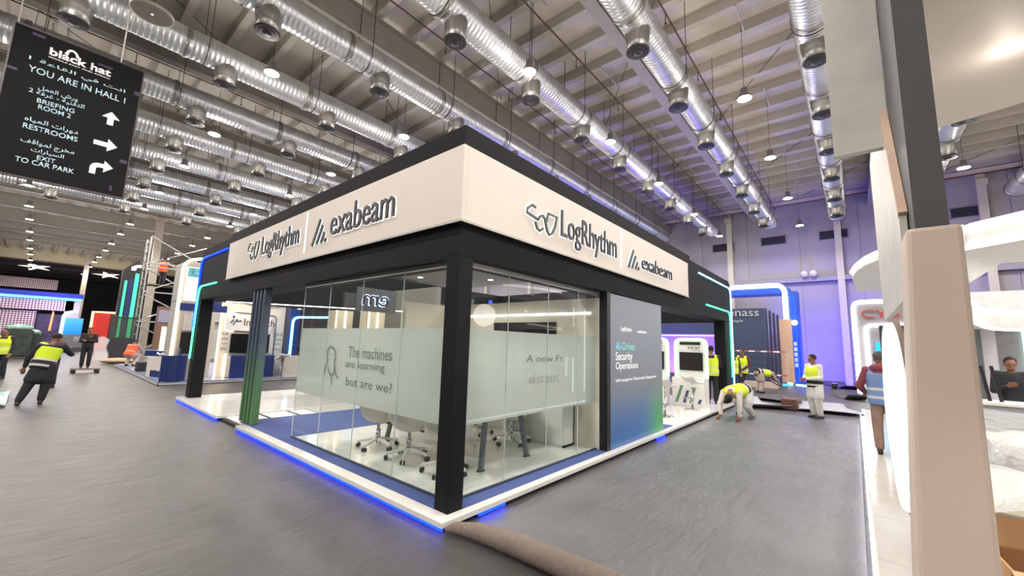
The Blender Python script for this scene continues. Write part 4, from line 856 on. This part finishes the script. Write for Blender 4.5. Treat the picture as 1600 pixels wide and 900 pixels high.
solo('blue_bottle', MB().lathe([(.03, 0), (.035, .01), (.035, .16), (.014, .2), (.014, .25)], 12, (.62, 14.8, .98)), M('bottle blue', '2a4a80', .2), 'small blue bottle on the navy counter below the light tower', 'bottle', smooth=True)

# ================================================================== FAR LEFT: totem, scaffold, wrapped displays, booths
TO = thing('light_totem', 'tall black totem with two green light tubes beside the scaffold', 'totem', (1.0, 31, 0))
yt = 31.; a = PY(192, 520, yt); zt_ = PY(205, 405, yt).z; bx = PY(180, 500, yt).x; cx = PY(214, 500, yt).x
bk = M('totem black', '24242a', .5); part('body', MB().prism([(bx, .0), (cx, 0), (cx+.1, zt_-.6), (cx-.35, zt_), (bx, zt_-.7)], 'y', yt, yt+.5), bk, TO)
for f0, f1, zt2 in ((.15, .26, .78), (.60, .78, .86)): part('light_tube', MB().box(bx+(cx-bx)*f0, bx+(cx-bx)*f1, yt-.05, yt, 1.0, zt_*zt2), glow('totem green', '2fe08a', 2.5), TO)
part('centre_panel', MB().box(bx+(cx-bx)*.34, bx+(cx-bx)*.54, yt-.02, yt, 1.7, zt_*.8), M('totem navy', '23336e', .5), TO); part('emblem', MB().prism([(bx+.35, zt_*.89), (bx+.55, zt_*.89), (bx+.6, zt_*.92), (bx+.8, zt_*.925), (bx+.8, zt_*.955), (bx+.55, zt_*.945), (bx+.35, zt_*.925)], 'y', yt-.03, yt), glow('emblem white', 'ffffff', 1), TO)
D = thing('wrapped_display', 'large wrapped display on a black tapered stand below the totem', 'display', (0.6, 28.5, 0)); yd_ = 28.5
xa, xb = PY(171, 520, yd_).x, PY(210, 520, yd_).x; za, zb2 = PY(190, 529, yd_).z, PY(190, 497, yd_).z
part('panel', MB().box(xa, xb, yd_, yd_+.04, za, zb2), mix_mat('smoked clear panel', _plastic('3c4442', .62)), D); part('panel_frame', MB().box(xa, xb, yd_-.03, yd_+.08, zb2, zb2+.08), M('frame dark', '2a2e2e', .5), D); part('panel_frame', MB().box(xa, xb, yd_-.03, yd_+.08, za-.02, za+.05), M('frame dark', '2a2e2e', .5), D); 
part('stand', MB().prism([(xa-.1, za-.02), (xb+.05, za-.02), (xb-.45, .05), (xa+.3, .05)], 'y', yd_-.3, yd_+.6), M('stand black', '26242a', .7), D); part('wrap', MB().sheet(10, 10, lambda u, v: (xa-.5+.5*u+.05*math.sin(7*v), yd_-.35, .1+(za-.1)*v+.1*math.sin(4*u))), PLASTIC, D, True)
solo('crumpled_paper', MB().ball((xa+.4, yd_-.9, .16), (.7, .4, .16), 10, 6), M('paper tan', 'b59c84', .8, bump=1, bscale=6), 'crumpled tan paper heap before the black tapered stand', 'paper')
# scaffold tower
SCF = thing('scaffold_tower', 'tall aluminium scaffold tower with diagonal braces', 'scaffold', (2.2, 29.3, 0)); alu = M('aluminium tube', 'a8a6a4', .35, .7)
P = PY(214, 500, 29.3).x; W = 2.6; L = 4.2; HT = 7.4
for x in (P, P+W*1.15):
    for y in (28.6, 28.6+1.3): part('upright', MB().tube([(x, y, 0), (x, y, HT)], .05, 6), alu, SCF)
    for k in range(13): part('rung', MB().tube([(x, 28.6, .5+.55*k), (x, 29.9, .5+.55*k)], .035, 5), alu, SCF)
for k in range(4):
    z0 = .6+1.75*k; q = 1 if k % 2 else 0
    part('brace', MB().tube([(P, 28.58, z0+(1.6 if q else 0)), (P+W*1.15, 28.58, z0+(0 if q else 1.6))], .04, 5), alu, SCF); part('brace', MB().tube([(P, 28.58, z0), (P+W*1.15, 28.58, z0)], .045, 5), alu, SCF); part('brace', MB().tube([(P, 29.92, z0+(0 if q else 1.6)), (P+W*1.15, 29.92, z0+(1.6 if q else 0))], .04, 5), alu, SCF)
zdk = PY(238, 437, 29.3).z-.3
part('deck', MB().box(P, P+W*1.15, 28.65, 29.85, zdk-.06, zdk), M('deck board', '6b6660', .7), SCF); part('guard_rail', MB().tube([(P, 28.58, zdk+1.0), (P+W*1.15, 28.58, zdk+1.0)], .045, 5), alu, SCF)
for x in (P, P+W*1.15): part('caster', MB().lathe([(.01, -.04), (.1, -.04), (.1, .04), (.01, .04)], 12, (x, 28.6, .1), (1, 0, 0)), dark, SCF)
# ply panels behind
solo('white_frame_panel', MB().box(3.9, 6.4, 31.5, 31.7, 2.6, 4.4).prism([(3.2, 2.6), (3.9, 2.6), (3.9, 4.4), (3.4, 4.0)], 'y', 31.5, 31.7).box(4.0, 6.2, 31.9, 32, 0, 2.6), M('panel pale', 'b8b8b0', .6), 'pale unfinished booth wall panel behind the scaffold', 'panel')
# lattice booth with blue light line
LB = thing('lattice_booth', 'pink and white lattice booth under a blue light line', 'booth', (-4, 50, 0)); YL = 50.
xa, xb = PY(0, 480, YL).x-6, PY(125, 480, YL).x; zt3 = PY(60, 464, YL).z
def lattice_mat():
    m = M('lattice print', 'a44f6e', .6); nt = m.node_tree; b = nt.nodes['Principled BSDF']; tc = nt.nodes.new('ShaderNodeTexCoord'); mp = nt.nodes.new('ShaderNodeMapping')
    mp.inputs['Rotation'].default_value = (0, R(45), 0); mp.inputs['Scale'].default_value = (8, 1, 8); nt.links.new(tc.outputs['Object'], mp.inputs[0])
    c = nt.nodes.new('ShaderNodeTexChecker'); c.inputs['Scale'].default_value = 1; c.inputs[1].default_value = lin('d6ced2'); c.inputs[2].default_value = lin('6b3a52'); nt.links.new(mp.outputs[0], c.inputs[0]); nt.links.new(c.outputs[0], b.inputs['Base Color']); return m
lat = lattice_mat(); part('lattice_wall', MB().box(xa, PY(55, 500, YL).x, YL, YL+.2, 0, zt3-1.2), lat, LB); part('fascia', MB().box(xa, xb-.4, YL-.3, YL-.1, zt3-1.1, zt3-.2), lat, LB); part('pillar', MB().box(xb-.9, xb, YL-.3, YL+.3, 0, zt3-.2), M('pillar lilac', 'b9b2d2', .5), LB)
part('light_line', MB().box(xa, xb, YL-.45, YL-.3, zt3-.16, zt3+.05), glow('line blue', '4fa8ff', 4), LB); part('top_edge', MB().box(xa, xb+.1, YL-.5, YL+.2, zt3+.06, zt3+.45), M('edge blue', '1b2fae', .5), LB)
part('doorway', MB().box(PY(57, 500, YL).x, PY(104, 500, YL).x, YL+.4, YL+.5, 0, zt3-1.4), M('picture dark', '3a2b4a', .5, var=.7, scale=1.5), LB); part('picture_glow', MB().prism([(PY(78, 500, YL).x, 1.6), (PY(82, 500, YL).x, 1.6), (PY(83, 500, YL).x, 3.2), (PY(80, 500, YL).x, 3.4)], 'y', YL+.3, YL+.36), glow('picture orange', 'e89858', 1), LB)
lamp('POINT', Vector((xa+9, YL-2, 3.5))-LB.location, 220, 'd0b8ff', LB, .5, name='booth_lamp')
zl0, zl1 = PY(45, 450, 74).z, PY(45, 434, 74).z
solo('lattice_fascia', MB().box(PY(0, 440, 74).x-4, PY(91, 440, 74).x, 74, 74.4, zl0, zl1), lat, 'high pink and white lattice fascia in the dark far hall', 'fascia')
BC = thing('blue_counter', 'glowing blue counter display before the lattice booth', 'counter', (-1, 46, 0)); xa2, xb2 = PY(90, 520, 46).x, PY(127, 520, 46).x
part('screen', MB().box(xa2+.3, xb2, 46, 46.3, 1.35, PY(110, 497, 46).z), ramp_mat('counter blue', 'Z', [(1.3, '1173c4'), (3.3, '4db4ee')], .4, emit=.7), BC); part('light_frame', MB().tube(smooth_path([(xa2+.15, 45.95, .9), (xa2+.15, 45.95, 3.1), (xa2+.9, 45.95, 3.3)], .4), .09, 6), LEDC, BC, True)
part('base', MB().box(xa2+.2, xb2+.1, 45.7, 46.4, .35, 1.35), M('base grey', '6f6f76', .5), BC); part('step', MB().box(xa2-.3, xb2+.4, 45.2, 46.6, 0, .3), M('step dark', '3a3a40', .5), BC); letters('lettering', 'S', (xa2+.9, 45.7, .85), (xa2+1.4, 45.7, .85), (xa2+.9, 45.7, 1.2), M('letter pale', 'c0c4cc', .5), BC, .01, .002)
RB = thing('red_booth', 'red booth entrance with an orange light outline', 'booth', (3, 52, 0)); x0, x1 = PY(140, 520, 52).x, PY(183, 520, 52).x; zr = PY(160, 488, 52).z
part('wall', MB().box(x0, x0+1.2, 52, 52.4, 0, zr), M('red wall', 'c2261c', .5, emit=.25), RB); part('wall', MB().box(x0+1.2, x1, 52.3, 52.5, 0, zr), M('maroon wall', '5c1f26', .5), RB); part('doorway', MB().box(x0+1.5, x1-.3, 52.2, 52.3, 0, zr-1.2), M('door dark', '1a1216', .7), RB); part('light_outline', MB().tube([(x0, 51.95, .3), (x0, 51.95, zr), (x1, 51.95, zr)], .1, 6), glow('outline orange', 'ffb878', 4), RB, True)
# bins / wrapped pallets on the left, plastic sheet, trolley
for i, (px, lb) in enumerate((((21, 560), 'dark green wrapped pallet by the lattice wall'), ((36, 558), 'shorter dark green wrapped pallet behind the man in yellow'))):
    q = G(*px); t = thing('wrapped_pallet', lb, 'pallet', q); hgt = 1.75-.25*i
    part('load', MB().prism([(-.55, .15), (.55, .15), (.6, hgt-.15), (.45, hgt), (-.5, hgt), (-.6, hgt-.2)], 'y', -.6, .6), M('load green black', '2e3a36', .35, var=.4, scale=4, bump=.6, bscale=9), t, local=True, bevel=.05); part('pallet', MB().box(-.6, .6, -.6, .6, 0, .14), M('pallet wood', '4a4038', .8), t, local=True)
    part('cover', MB().ball((0, 0, hgt), (.58, .6, .22), 14, 8), GREENPL, t, True, True)
ps = solo('plastic_sheet', MB().sheet(16, 12, lambda u, v: (-4.75+1.8*u, 11.3+3.2*v, .03+.10*abs(math.sin(6*u+4*v))*(1-.5*v)+.10*math.sin(3*u)*math.sin(3*v))), GREENPL, 'pale green plastic sheet heaped on floor behind man in yellow vest', 'plastic sheet', smooth=True)
q = G(132, 583); TR = thing('trolley', 'low flat hand trolley under the standing man', 'trolley', q); part('deck', MB().box(-.42, .42, -.28, .28, .15, .20), M('trolley deck', '6c5f58', .7), TR, local=True)
for x in (-.34, .34):
    for y in (-.2, .2): part('wheel', MB().lathe([(.02, -.03), (.075, -.035), (.075, .035), (.02, .03)], 14, (x, y, .075), (0, 1, 0)), M('wheel dark', '2e2a2a', .6), TR, True, True)
# ceiling lamps of the dark far hall
for i, (px, py) in enumerate(((56, 417), (168, 430))):
    q = PY(px, py, 80); t = thing('star_chandelier', 'star shaped white chandelier in the dark far hall', 'chandelier', q, 0, 'star chandeliers in the far hall')
    part('star', MB().add([(1.6*(1 if k % 2 else .35)*math.cos(R(36*k)), .2, .5*(1 if k % 2 else .35)*math.sin(R(36*k))) for k in range(10)] + [(0, -.2, 0)], [(k, (k+1) % 10, 10) for k in range(10)]), glow('star white', 'fff4dc', 2.5), t, local=True); part('lamp', MB().ball((0, 0, 1.0), .45, 10, 6), glow('star lamp', 'ffffff', 6), t, True, True)
    part('hanging_rod', MB().tube([(0, 0, 1.0), (0, 0, 11.7-q.z)], .03, 5), dark, t, local=True)
# ================================================================== PEOPLE
STAND = dict(pelvis=(0, 0, .93), neck=(0, 0, 1.45), head=(0, .03, 1.60), look=(0, 1, 0),
    shL=(-.185, 0, 1.40), elL=(-.25, -.02, 1.12), wrL=(-.24, .08, .88), shR=(.185, 0, 1.40), elR=(.25, -.02, 1.12), wrR=(.24, .08, .88),
    hipL=(-.09, 0, .90), knL=(-.10, .03, .49), anL=(-.10, -.02, .07), hipR=(.09, 0, .90), knR=(.10, .03, .49), anR=(.10, -.02, .07), toe=(0, 1, 0))
SKIN = M('skin brown', '8a5f48', .55, var=.06); HAIRM = M('hair black', '1a1614', .8)
def spine_frame(J):
    p, n = Vector(J['pelvis']), Vector(J['neck']); z = (n-p).normalized(); x = (Vector(J['shR'])-Vector(J['shL'])).normalized(); y = z.cross(x).normalized(); x = y.cross(z).normalized()
    return Matrix(((x.x, y.x, z.x, p.x), (x.y, y.y, z.y, p.y), (x.z, y.z, z.z, p.z), (0, 0, 0, 1))), (n-p).length
TORSO = [(0.0, -.10, .150, .110), (.0, .02, .165, .120), (.0, .16, .150, .105), (.01, .32, .170, .118), (.0, .43, .165, .105), (0, .49, .11, .08)]   # (y, z, rx, ry) of a trunk .52 long
def torso(mb, F, L, g, lo=0, hi=6, frame=None, k=1.0):
    n = 18; vs = []; rows = TORSO[lo:hi]
    for (yy, zz, rx, ry) in rows:
        for j in range(n):
            t = 2*math.pi*j/n; v = Vector(((rx*k+g)*math.cos(t), yy+(ry*k+g)*math.sin(t), zz*L/.52))
            vs.append(F @ v if frame is None else v)
    m = len(rows); fs = [(i*n+j, i*n+(j+1) % n, (i+1)*n+(j+1) % n, (i+1)*n+j) for i in range(m-1) for j in range(n)] + [tuple(range(n))[::-1], tuple(range((m-1)*n, m*n))]
    mb.add(vs, fs)
def fleshed(name, mb, mat, parent, vox, sm=4):
    o = put(name, mesh(mb, mat, True), parent); r = o.modifiers.new('r', 'REMESH'); r.mode = 'VOXEL'; r.voxel_size = vox; r.use_smooth_shade = True
    s = o.modifiers.new('s', 'SMOOTH'); s.factor = .5; s.iterations = sm; return o
def hand(mb, el, wr, side, fdir=None):
    w = Vector(wr); d = (w-Vector(el)).normalized(); d = Vector(fdir).normalized() if fdir else d
    up = Vector((0, 1, 0)) if abs(d.y) < .8 else Vector((1, 0, 0)); s = d.cross(up).normalized(); nrm = s.cross(d).normalized()
    for k in (-.5, 0, .5): mb.cone(w, w+d*.085+s*(.05*k), .026, .019, 8)
    for i, (k, L) in enumerate(((-1, .062), (-.35, .075), (.35, .07), (1, .055))):
        b = w+d*.09+s*(.031*k); m = b+d*(L*.55)+nrm*.008; mb.cone(b, m, .0105, .0098, 7); mb.cone(m, m+d*(L*.45)+nrm*.025, .0098, .0085, 7)
    t = w+d*.03-s*.028; m = t+d*.035-s*.03+nrm*.01; mb.cone(t, m, .014, .0115, 7); mb.cone(m, m+d*.035-s*.008+nrm*.012, .0115, .009, 7)
def person(label, loc, rz, pose, shirt, trouser, shoe='262424', vest=None, hair='short', kurta=None, sleeves=True, H=1.72, hood=None, skin=None, fd=None):
    J = dict(STAND); J.update(pose); k = H/1.72; V = lambda n: Vector(J[n]); fd = fd or {}
    T = thing('person', label, 'person', loc, rz); T.scale = (k, k, k)
    F, L = spine_frame(J); sk = skin or SKIN
    hd, nk, lk = V('head'), V('neck'), V('look').normalized(); upv = (hd-nk).normalized(); side = lk.cross(upv).normalized(); fwd = upv.cross(side).normalized()
    q = Matrix(((side.x, fwd.x, upv.x), (side.y, fwd.y, upv.y), (side.z, fwd.z, upv.z)))
    hp = lambda x, y, z: hd + q @ Vector((x, y, z))
    # body: one continuous figure
    b = MB(); torso(b, F, L, 0); b.cone(nk-upv*.05, hd-upv*.04, .058, .052)
    b.ball(hd+upv*.02, (.076, .094, .108), 16, 12, q); b.ball(hp(0, .035, -.06), (.055, .055, .05), 12, 8, q)
    b.cone(hp(0, .092, .0), hp(0, .108, -.028), .012, .017, 8); b.ball(hp(0, .09, -.065), (.026, .014, .010), 10, 6, q); b.ball(hp(0, .086, .03), (.06, .016, .012), 10, 6, q)
    for e in (-1, 1): b.ball(hp(.078*e, -.005, -.005), (.012, .022, .034), 8, 6, q); b.ball(hp(.032*e, .083, .012), (.016, .012, .010), 8, 6, q)
    for s_ in 'LR':
        sh, el, wr, hi, kn, an = (V(n+s_) for n in ('sh', 'el', 'wr', 'hip', 'kn', 'an'))
        b.cone(F @ Vector((0, 0, L*.86)), sh, .07, .062); b.cone(sh, el, .056, .042); b.cone(el, wr, .041, .028); hand(b, el, wr, s_, fd.get(s_))
        b.cone(hi, kn, .085, .057); b.cone(kn, an, .056, .038)
        toe = V('toe'+s_ if 'toe'+s_ in J else 'toe').normalized(); b.cone(an-Vector((0, 0, .03)), an+toe*.16-Vector((0, 0, .035)), .036, .03)
    fleshed('body', b, sk, T, .0085, 3)
    # eyes, hair
    e = MB()
    for s_ in (-1, 1): e.ball(hp(.031*s_, .090, .012), (.012, .006, .006), 8, 6, q)
    o = put('eyes', mesh(e, M('eye dark', '16110f', .3), True), T)
    if hair:
        h = MB(); h.ball(hd+upv*.045-fwd*.015, (.084, .100, .098), 16, 10, q)
        if hair == 'cap': h.ball(hd+upv*.06, (.088, .104, .088), 16, 10, q); h.ball(hp(0, .10, .05), (.065, .07, .012), 12, 6, q)
        if hair == 'hood': h.ball(hd-fwd*.04, (.095, .10, .12), 14, 10, q)
        vs = [v for v in h.v]; hm = {'short': HAIRM, 'cap': M('cap grey', '4d4a48', .8), 'hood': M('hood maroon', '6b3c42', .8)}[hair]
        # cut the face free: keep what lies behind / above the brow line
        keep = [i for i, p in enumerate(vs) if (Vector(p)-hd).dot(fwd) < .045 + .6*max(0, (Vector(p)-hd).dot(upv)-.055) and (Vector(p)-hd).dot(upv) > -.06 or (hair == 'cap' and (Vector(p)-hd).dot(upv) > .035)]
        ks = set(keep); hf = MB(); hf.v = h.v; hf.f = [f for f in h.f if all(i in ks for i in f)]
        o = put('hair' if hair == 'short' else 'headwear', mesh(hf, hm, True), T); s = o.modifiers.new('s', 'SOLIDIFY'); s.thickness = .012
    # trousers
    t = MB(); torso(t, F, L, .014, 0, 3)
    for s_ in 'LR':
        hi, kn, an = (V(n+s_) for n in ('hip', 'kn', 'an')); lo = an+(kn-an).normalized()*.05
        t.cone(hi, kn, .098 if not kurta else .115, .080 if not kurta else .10); t.cone(kn, lo, .080 if not kurta else .10, .066 if not kurta else .07)
    fleshed('trousers', t, M('cloth '+trouser, trouser, .85, var=.14, scale=9, bump=.5, bscale=14), T, .016, 5)
    for s_ in 'LR':
        an = V('an'+s_); toe = V('toe'+s_ if 'toe'+s_ in J else 'toe').normalized(); mb = MB(); dn = Vector((0, 0, -.03))
        mb.cone(an+dn-toe*.05, an+dn*1.1+toe*.17, .042, .036); mb.cone(an+Vector((0, 0, .02)), an+dn, .046, .042); fleshed('shoe', mb, M('shoe '+shoe, shoe, .6), T, .012, 2)
    # shirt with sleeves
    s = MB(); torso(s, F, L, .018)
    for s_ in 'LR':
        sh, el, wr = (V(n+s_) for n in ('sh', 'el', 'wr')); s.cone(F @ Vector((0, 0, L*.84)), sh, .085, .078); s.cone(sh, el, .074, .06)
        if sleeves: s.cone(el, wr-(wr-el).normalized()*.03, .060, .046)
    if kurta:
        kd = (V('knL')+V('knR'))/2; md = (V('hipL')+V('hipR'))/2; a0 = F @ Vector((0, 0, .05))
        for s_ in 'LR': hi, kn = V('hip'+s_), V('kn'+s_); s.cone(hi, hi*.25+kn*.75, .125, .135)
        s.cone(a0, md*.3+kd*.7, .14, .15)
    fleshed('shirt', s, M('cloth '+shirt, shirt, .85, var=.10, scale=8, bump=.5, bscale=12), T, .015, 5)
    if hood: hb = MB(); hb.cone(nk+F.to_3x3() @ Vector((-.09, -.05, 0)), nk+F.to_3x3() @ Vector((.09, -.05, 0)), .07, .07); fleshed('hood', hb, M('cloth '+hood, hood, .85), T, .014, 4)
    if vest:
        v = MB(); torso(v, None, L, .05, 0, 5, True); 
        for e_ in (-1, 1): v.cone((.10*e_, .0, L*.86), (.155*e_, .0, L*.90), .088, .08)
        o = fleshed('vest', v, VEST[vest], T, .014, 4); o.matrix_local = F
    return T
Y_, K_, S_ = 'd3ea2a', '17161c', 'c9c9c2'
VEST = {'two': ramp_mat('vest yellow black', 'Z', [(-.2, K_), (-.05, S_), (.0, K_), (.09, S_), (.135, Y_), (.6, Y_)], .7, True),
        'full': ramp_mat('vest yellow', 'Z', [(-.2, Y_), (-.02, S_), (.03, Y_), (.13, S_), (.18, Y_), (.6, Y_)], .7, True),
        'orange': ramp_mat('vest orange', 'Z', [(-.2, 'e8562c'), (.10, 'd8a68c'), (.13, 'e8562c'), (.6, 'e8562c')], .7, True),
        'blue': ramp_mat('vest blue', 'Z', [(-.2, '6d87b4'), (.0, 'c2c4c4'), (.045, '6d87b4'), (.14, 'c2c4c4'), (.185, '6d87b4'), (.6, '6d87b4')], .7, True)}
FOLD = dict(elL=(-.24, .06, 1.13), wrL=(.05, .2, 1.17), elR=(.24, .06, 1.13), wrR=(-.06, .22, 1.10))
# left: man in yellow and black vest, from behind, leaning right as he pulls
person('man seen from behind in yellow vest and dark tunic leaning sideways', G(50, 632), R(-8), dict(pelvis=(.05, .02, .90), neck=(.14, .14, 1.38), head=(.18, .20, 1.52), look=(.5, 1, -.1), shL=(-.06, .08, 1.34), shR=(.33, .12, 1.33), elL=(-.20, .10, 1.10), wrL=(-.24, .14, .84), elR=(.46, .3, 1.14), wrR=(.30, .5, 1.25),
    hipL=(.0, .0, .87), knL=(-.10, .0, .48), anL=(-.22, -.05, .07), hipR=(.19, .0, .87), knR=(.16, .03, .48), anR=(.12, -.02, .07)), '26262e', '22222a', vest='two', kurta=True)
person('man in dark clothes mostly hidden behind the man in yellow vest', G(74, 606), R(20), dict(elR=(.3, .1, 1.15), wrR=(.2, .3, 1.3)), '5e3440', '232026', H=1.62)
person('man in dark uniform and yellow vest cut off by the picture edge', G(-4, 592), R(150), {}, '22242e', '20242e', vest='full')
person('man in dark overalls with folded arms standing on the low trolley', G(130, 583)+Vector((0, 0, .20)), R(175), dict(FOLD, wrR=(-.02, .24, 1.30)), '1f2026', '1d1e24', H=1.66, hair='short')
person('crouching man in orange vest and cream trousers beside the black stand', Vector((.40, 23.4, .115)), R(-35), dict(pelvis=(0, -.1, .55), neck=(0, .18, .98), head=(0, .27, 1.10), look=(0, 1, -.4), shL=(-.18, .15, .95), shR=(.18, .15, .95), elL=(-.22, .4, .72), wrL=(-.12, .6, .6), elR=(.22, .4, .72), wrR=(.12, .6, .6),
    hipL=(-.1, -.1, .52), knL=(-.16, .3, .52), anL=(-.14, .05, .07), hipR=(.1, -.1, .52), knR=(.16, .3, .5), anR=(.14, .05, .07)), '9a8a84', 'c9b29c', vest='orange', kurta=True, H=1.75)
person('man in orange vest working high on the scaffold deck', (P+.85, 29.25, zdk), R(-40), dict(elR=(.3, .2, 1.25), wrR=(.35, .45, 1.2)), 'b9b0a8', '2c2a30', vest='orange')
# right: people by the kiosks and on the aisle carpet
person('man with folded arms in black clothes and yellow vest beside the pillar', Vector((10.95, .36, .1)), R(-170+90), dict(FOLD, look=(-.3, 1, 0)), '1b1a20', '1c1d24', vest='full', H=1.74)
person('man in maroon hoodie and yellow vest with crossed legs leaning on booth', G(1163, 617), R(70), dict(pelvis=(0, .06, .90), anL=(.09, .16, .07), knL=(-.02, .18, .48), anR=(-.08, .1, .07), knR=(.05, .14, .48), wrL=(-.1, .26, .93), wrR=(.12, .25, .88)), '542a38', '22222c', vest='full', hair='short', H=1.8)
person('man in yellow vest mostly hidden behind the lit pillar edge', G(1147, 618), R(120), {}, '2a2a34', '2a3a70', vest='full', H=1.7)
person('man in white tunic and yellow vest bent over on hands and feet', G(1158, 655)+Vector((0, 0, .022)), R(75), dict(pelvis=(.0, -.12, .66), neck=(.0, .46, .62), head=(-.04, .60, .52), look=(0, .35, -1), shL=(-.18, .40, .62), shR=(.18, .40, .60), elL=(-.22, .50, .36), wrL=(-.22, .50, .10), elR=(.2, .55, .34), wrR=(.16, .6, .10),
    hipL=(-.1, -.16, .62), knL=(-.14, -.02, .30), anL=(-.13, -.28, .07), hipR=(.1, -.16, .62), knR=(.2, -.26, .34), anR=(.28, -.55, .08)), 'd2ccc8', 'd0cac6', vest='two', kurta=True, shoe='7a6a66', H=1.85, fd={'L': (0, .7, -.4), 'R': (0, .7, -.4)})
person('man in beige trousers and yellow vest bending down to the floor', G(1192, 614), R(-135), dict(pelvis=(0, -.15, .85), neck=(0, .38, .80), head=(0, .52, .72), look=(0, .6, -1), shL=(-.18, .33, .82), shR=(.18, .33, .82), elL=(-.2, .48, .55), wrL=(-.12, .7, .38), elR=(.2, .48, .55), wrR=(.12, .7, .38),
    hipL=(-.1, -.15, .82), knL=(-.12, -.02, .45), anL=(-.13, -.12, .07), hipR=(.1, -.15, .82), knR=(.12, -.1, .45), anR=(.13, -.2, .07)), 'a89a90', 'b09f94', vest='two', kurta=True)
person('standing man in long white tunic and yellow black vest', G(1277, 655)+Vector((0, 0, .022)), R(50), dict(FOLD, wrL=(-.02, .3, 1.06), wrR=(.08, .28, 1.02), elL=(-.24, .05, 1.1), elR=(.24, .05, 1.1), look=(.35, 1, -.15)), 'd8d4d0', 'd4d0ca', vest='two', kurta=True, shoe='3a3536', H=1.66)
person('man in blue vest maroon hoodie and tan trousers seen from behind', G(1388, 711, .062), R(-88), dict(elL=(-.30, .02, 1.12), wrL=(-.22, .2, 1.0), elR=(.3, .02, 1.12), wrR=(.22, .2, 1.0)), '7a3a44', '8d7466', vest='blue', hair='cap', hood='7a3a44', H=1.72)
person('man in dark clothes standing behind the reception counter', Vector((9.0, -5.27, .062)), R(90), dict(wrR=(.1, .25, 1.2), elR=(.25, .1, 1.1)), '23242b', '1d1e26', H=1.7)
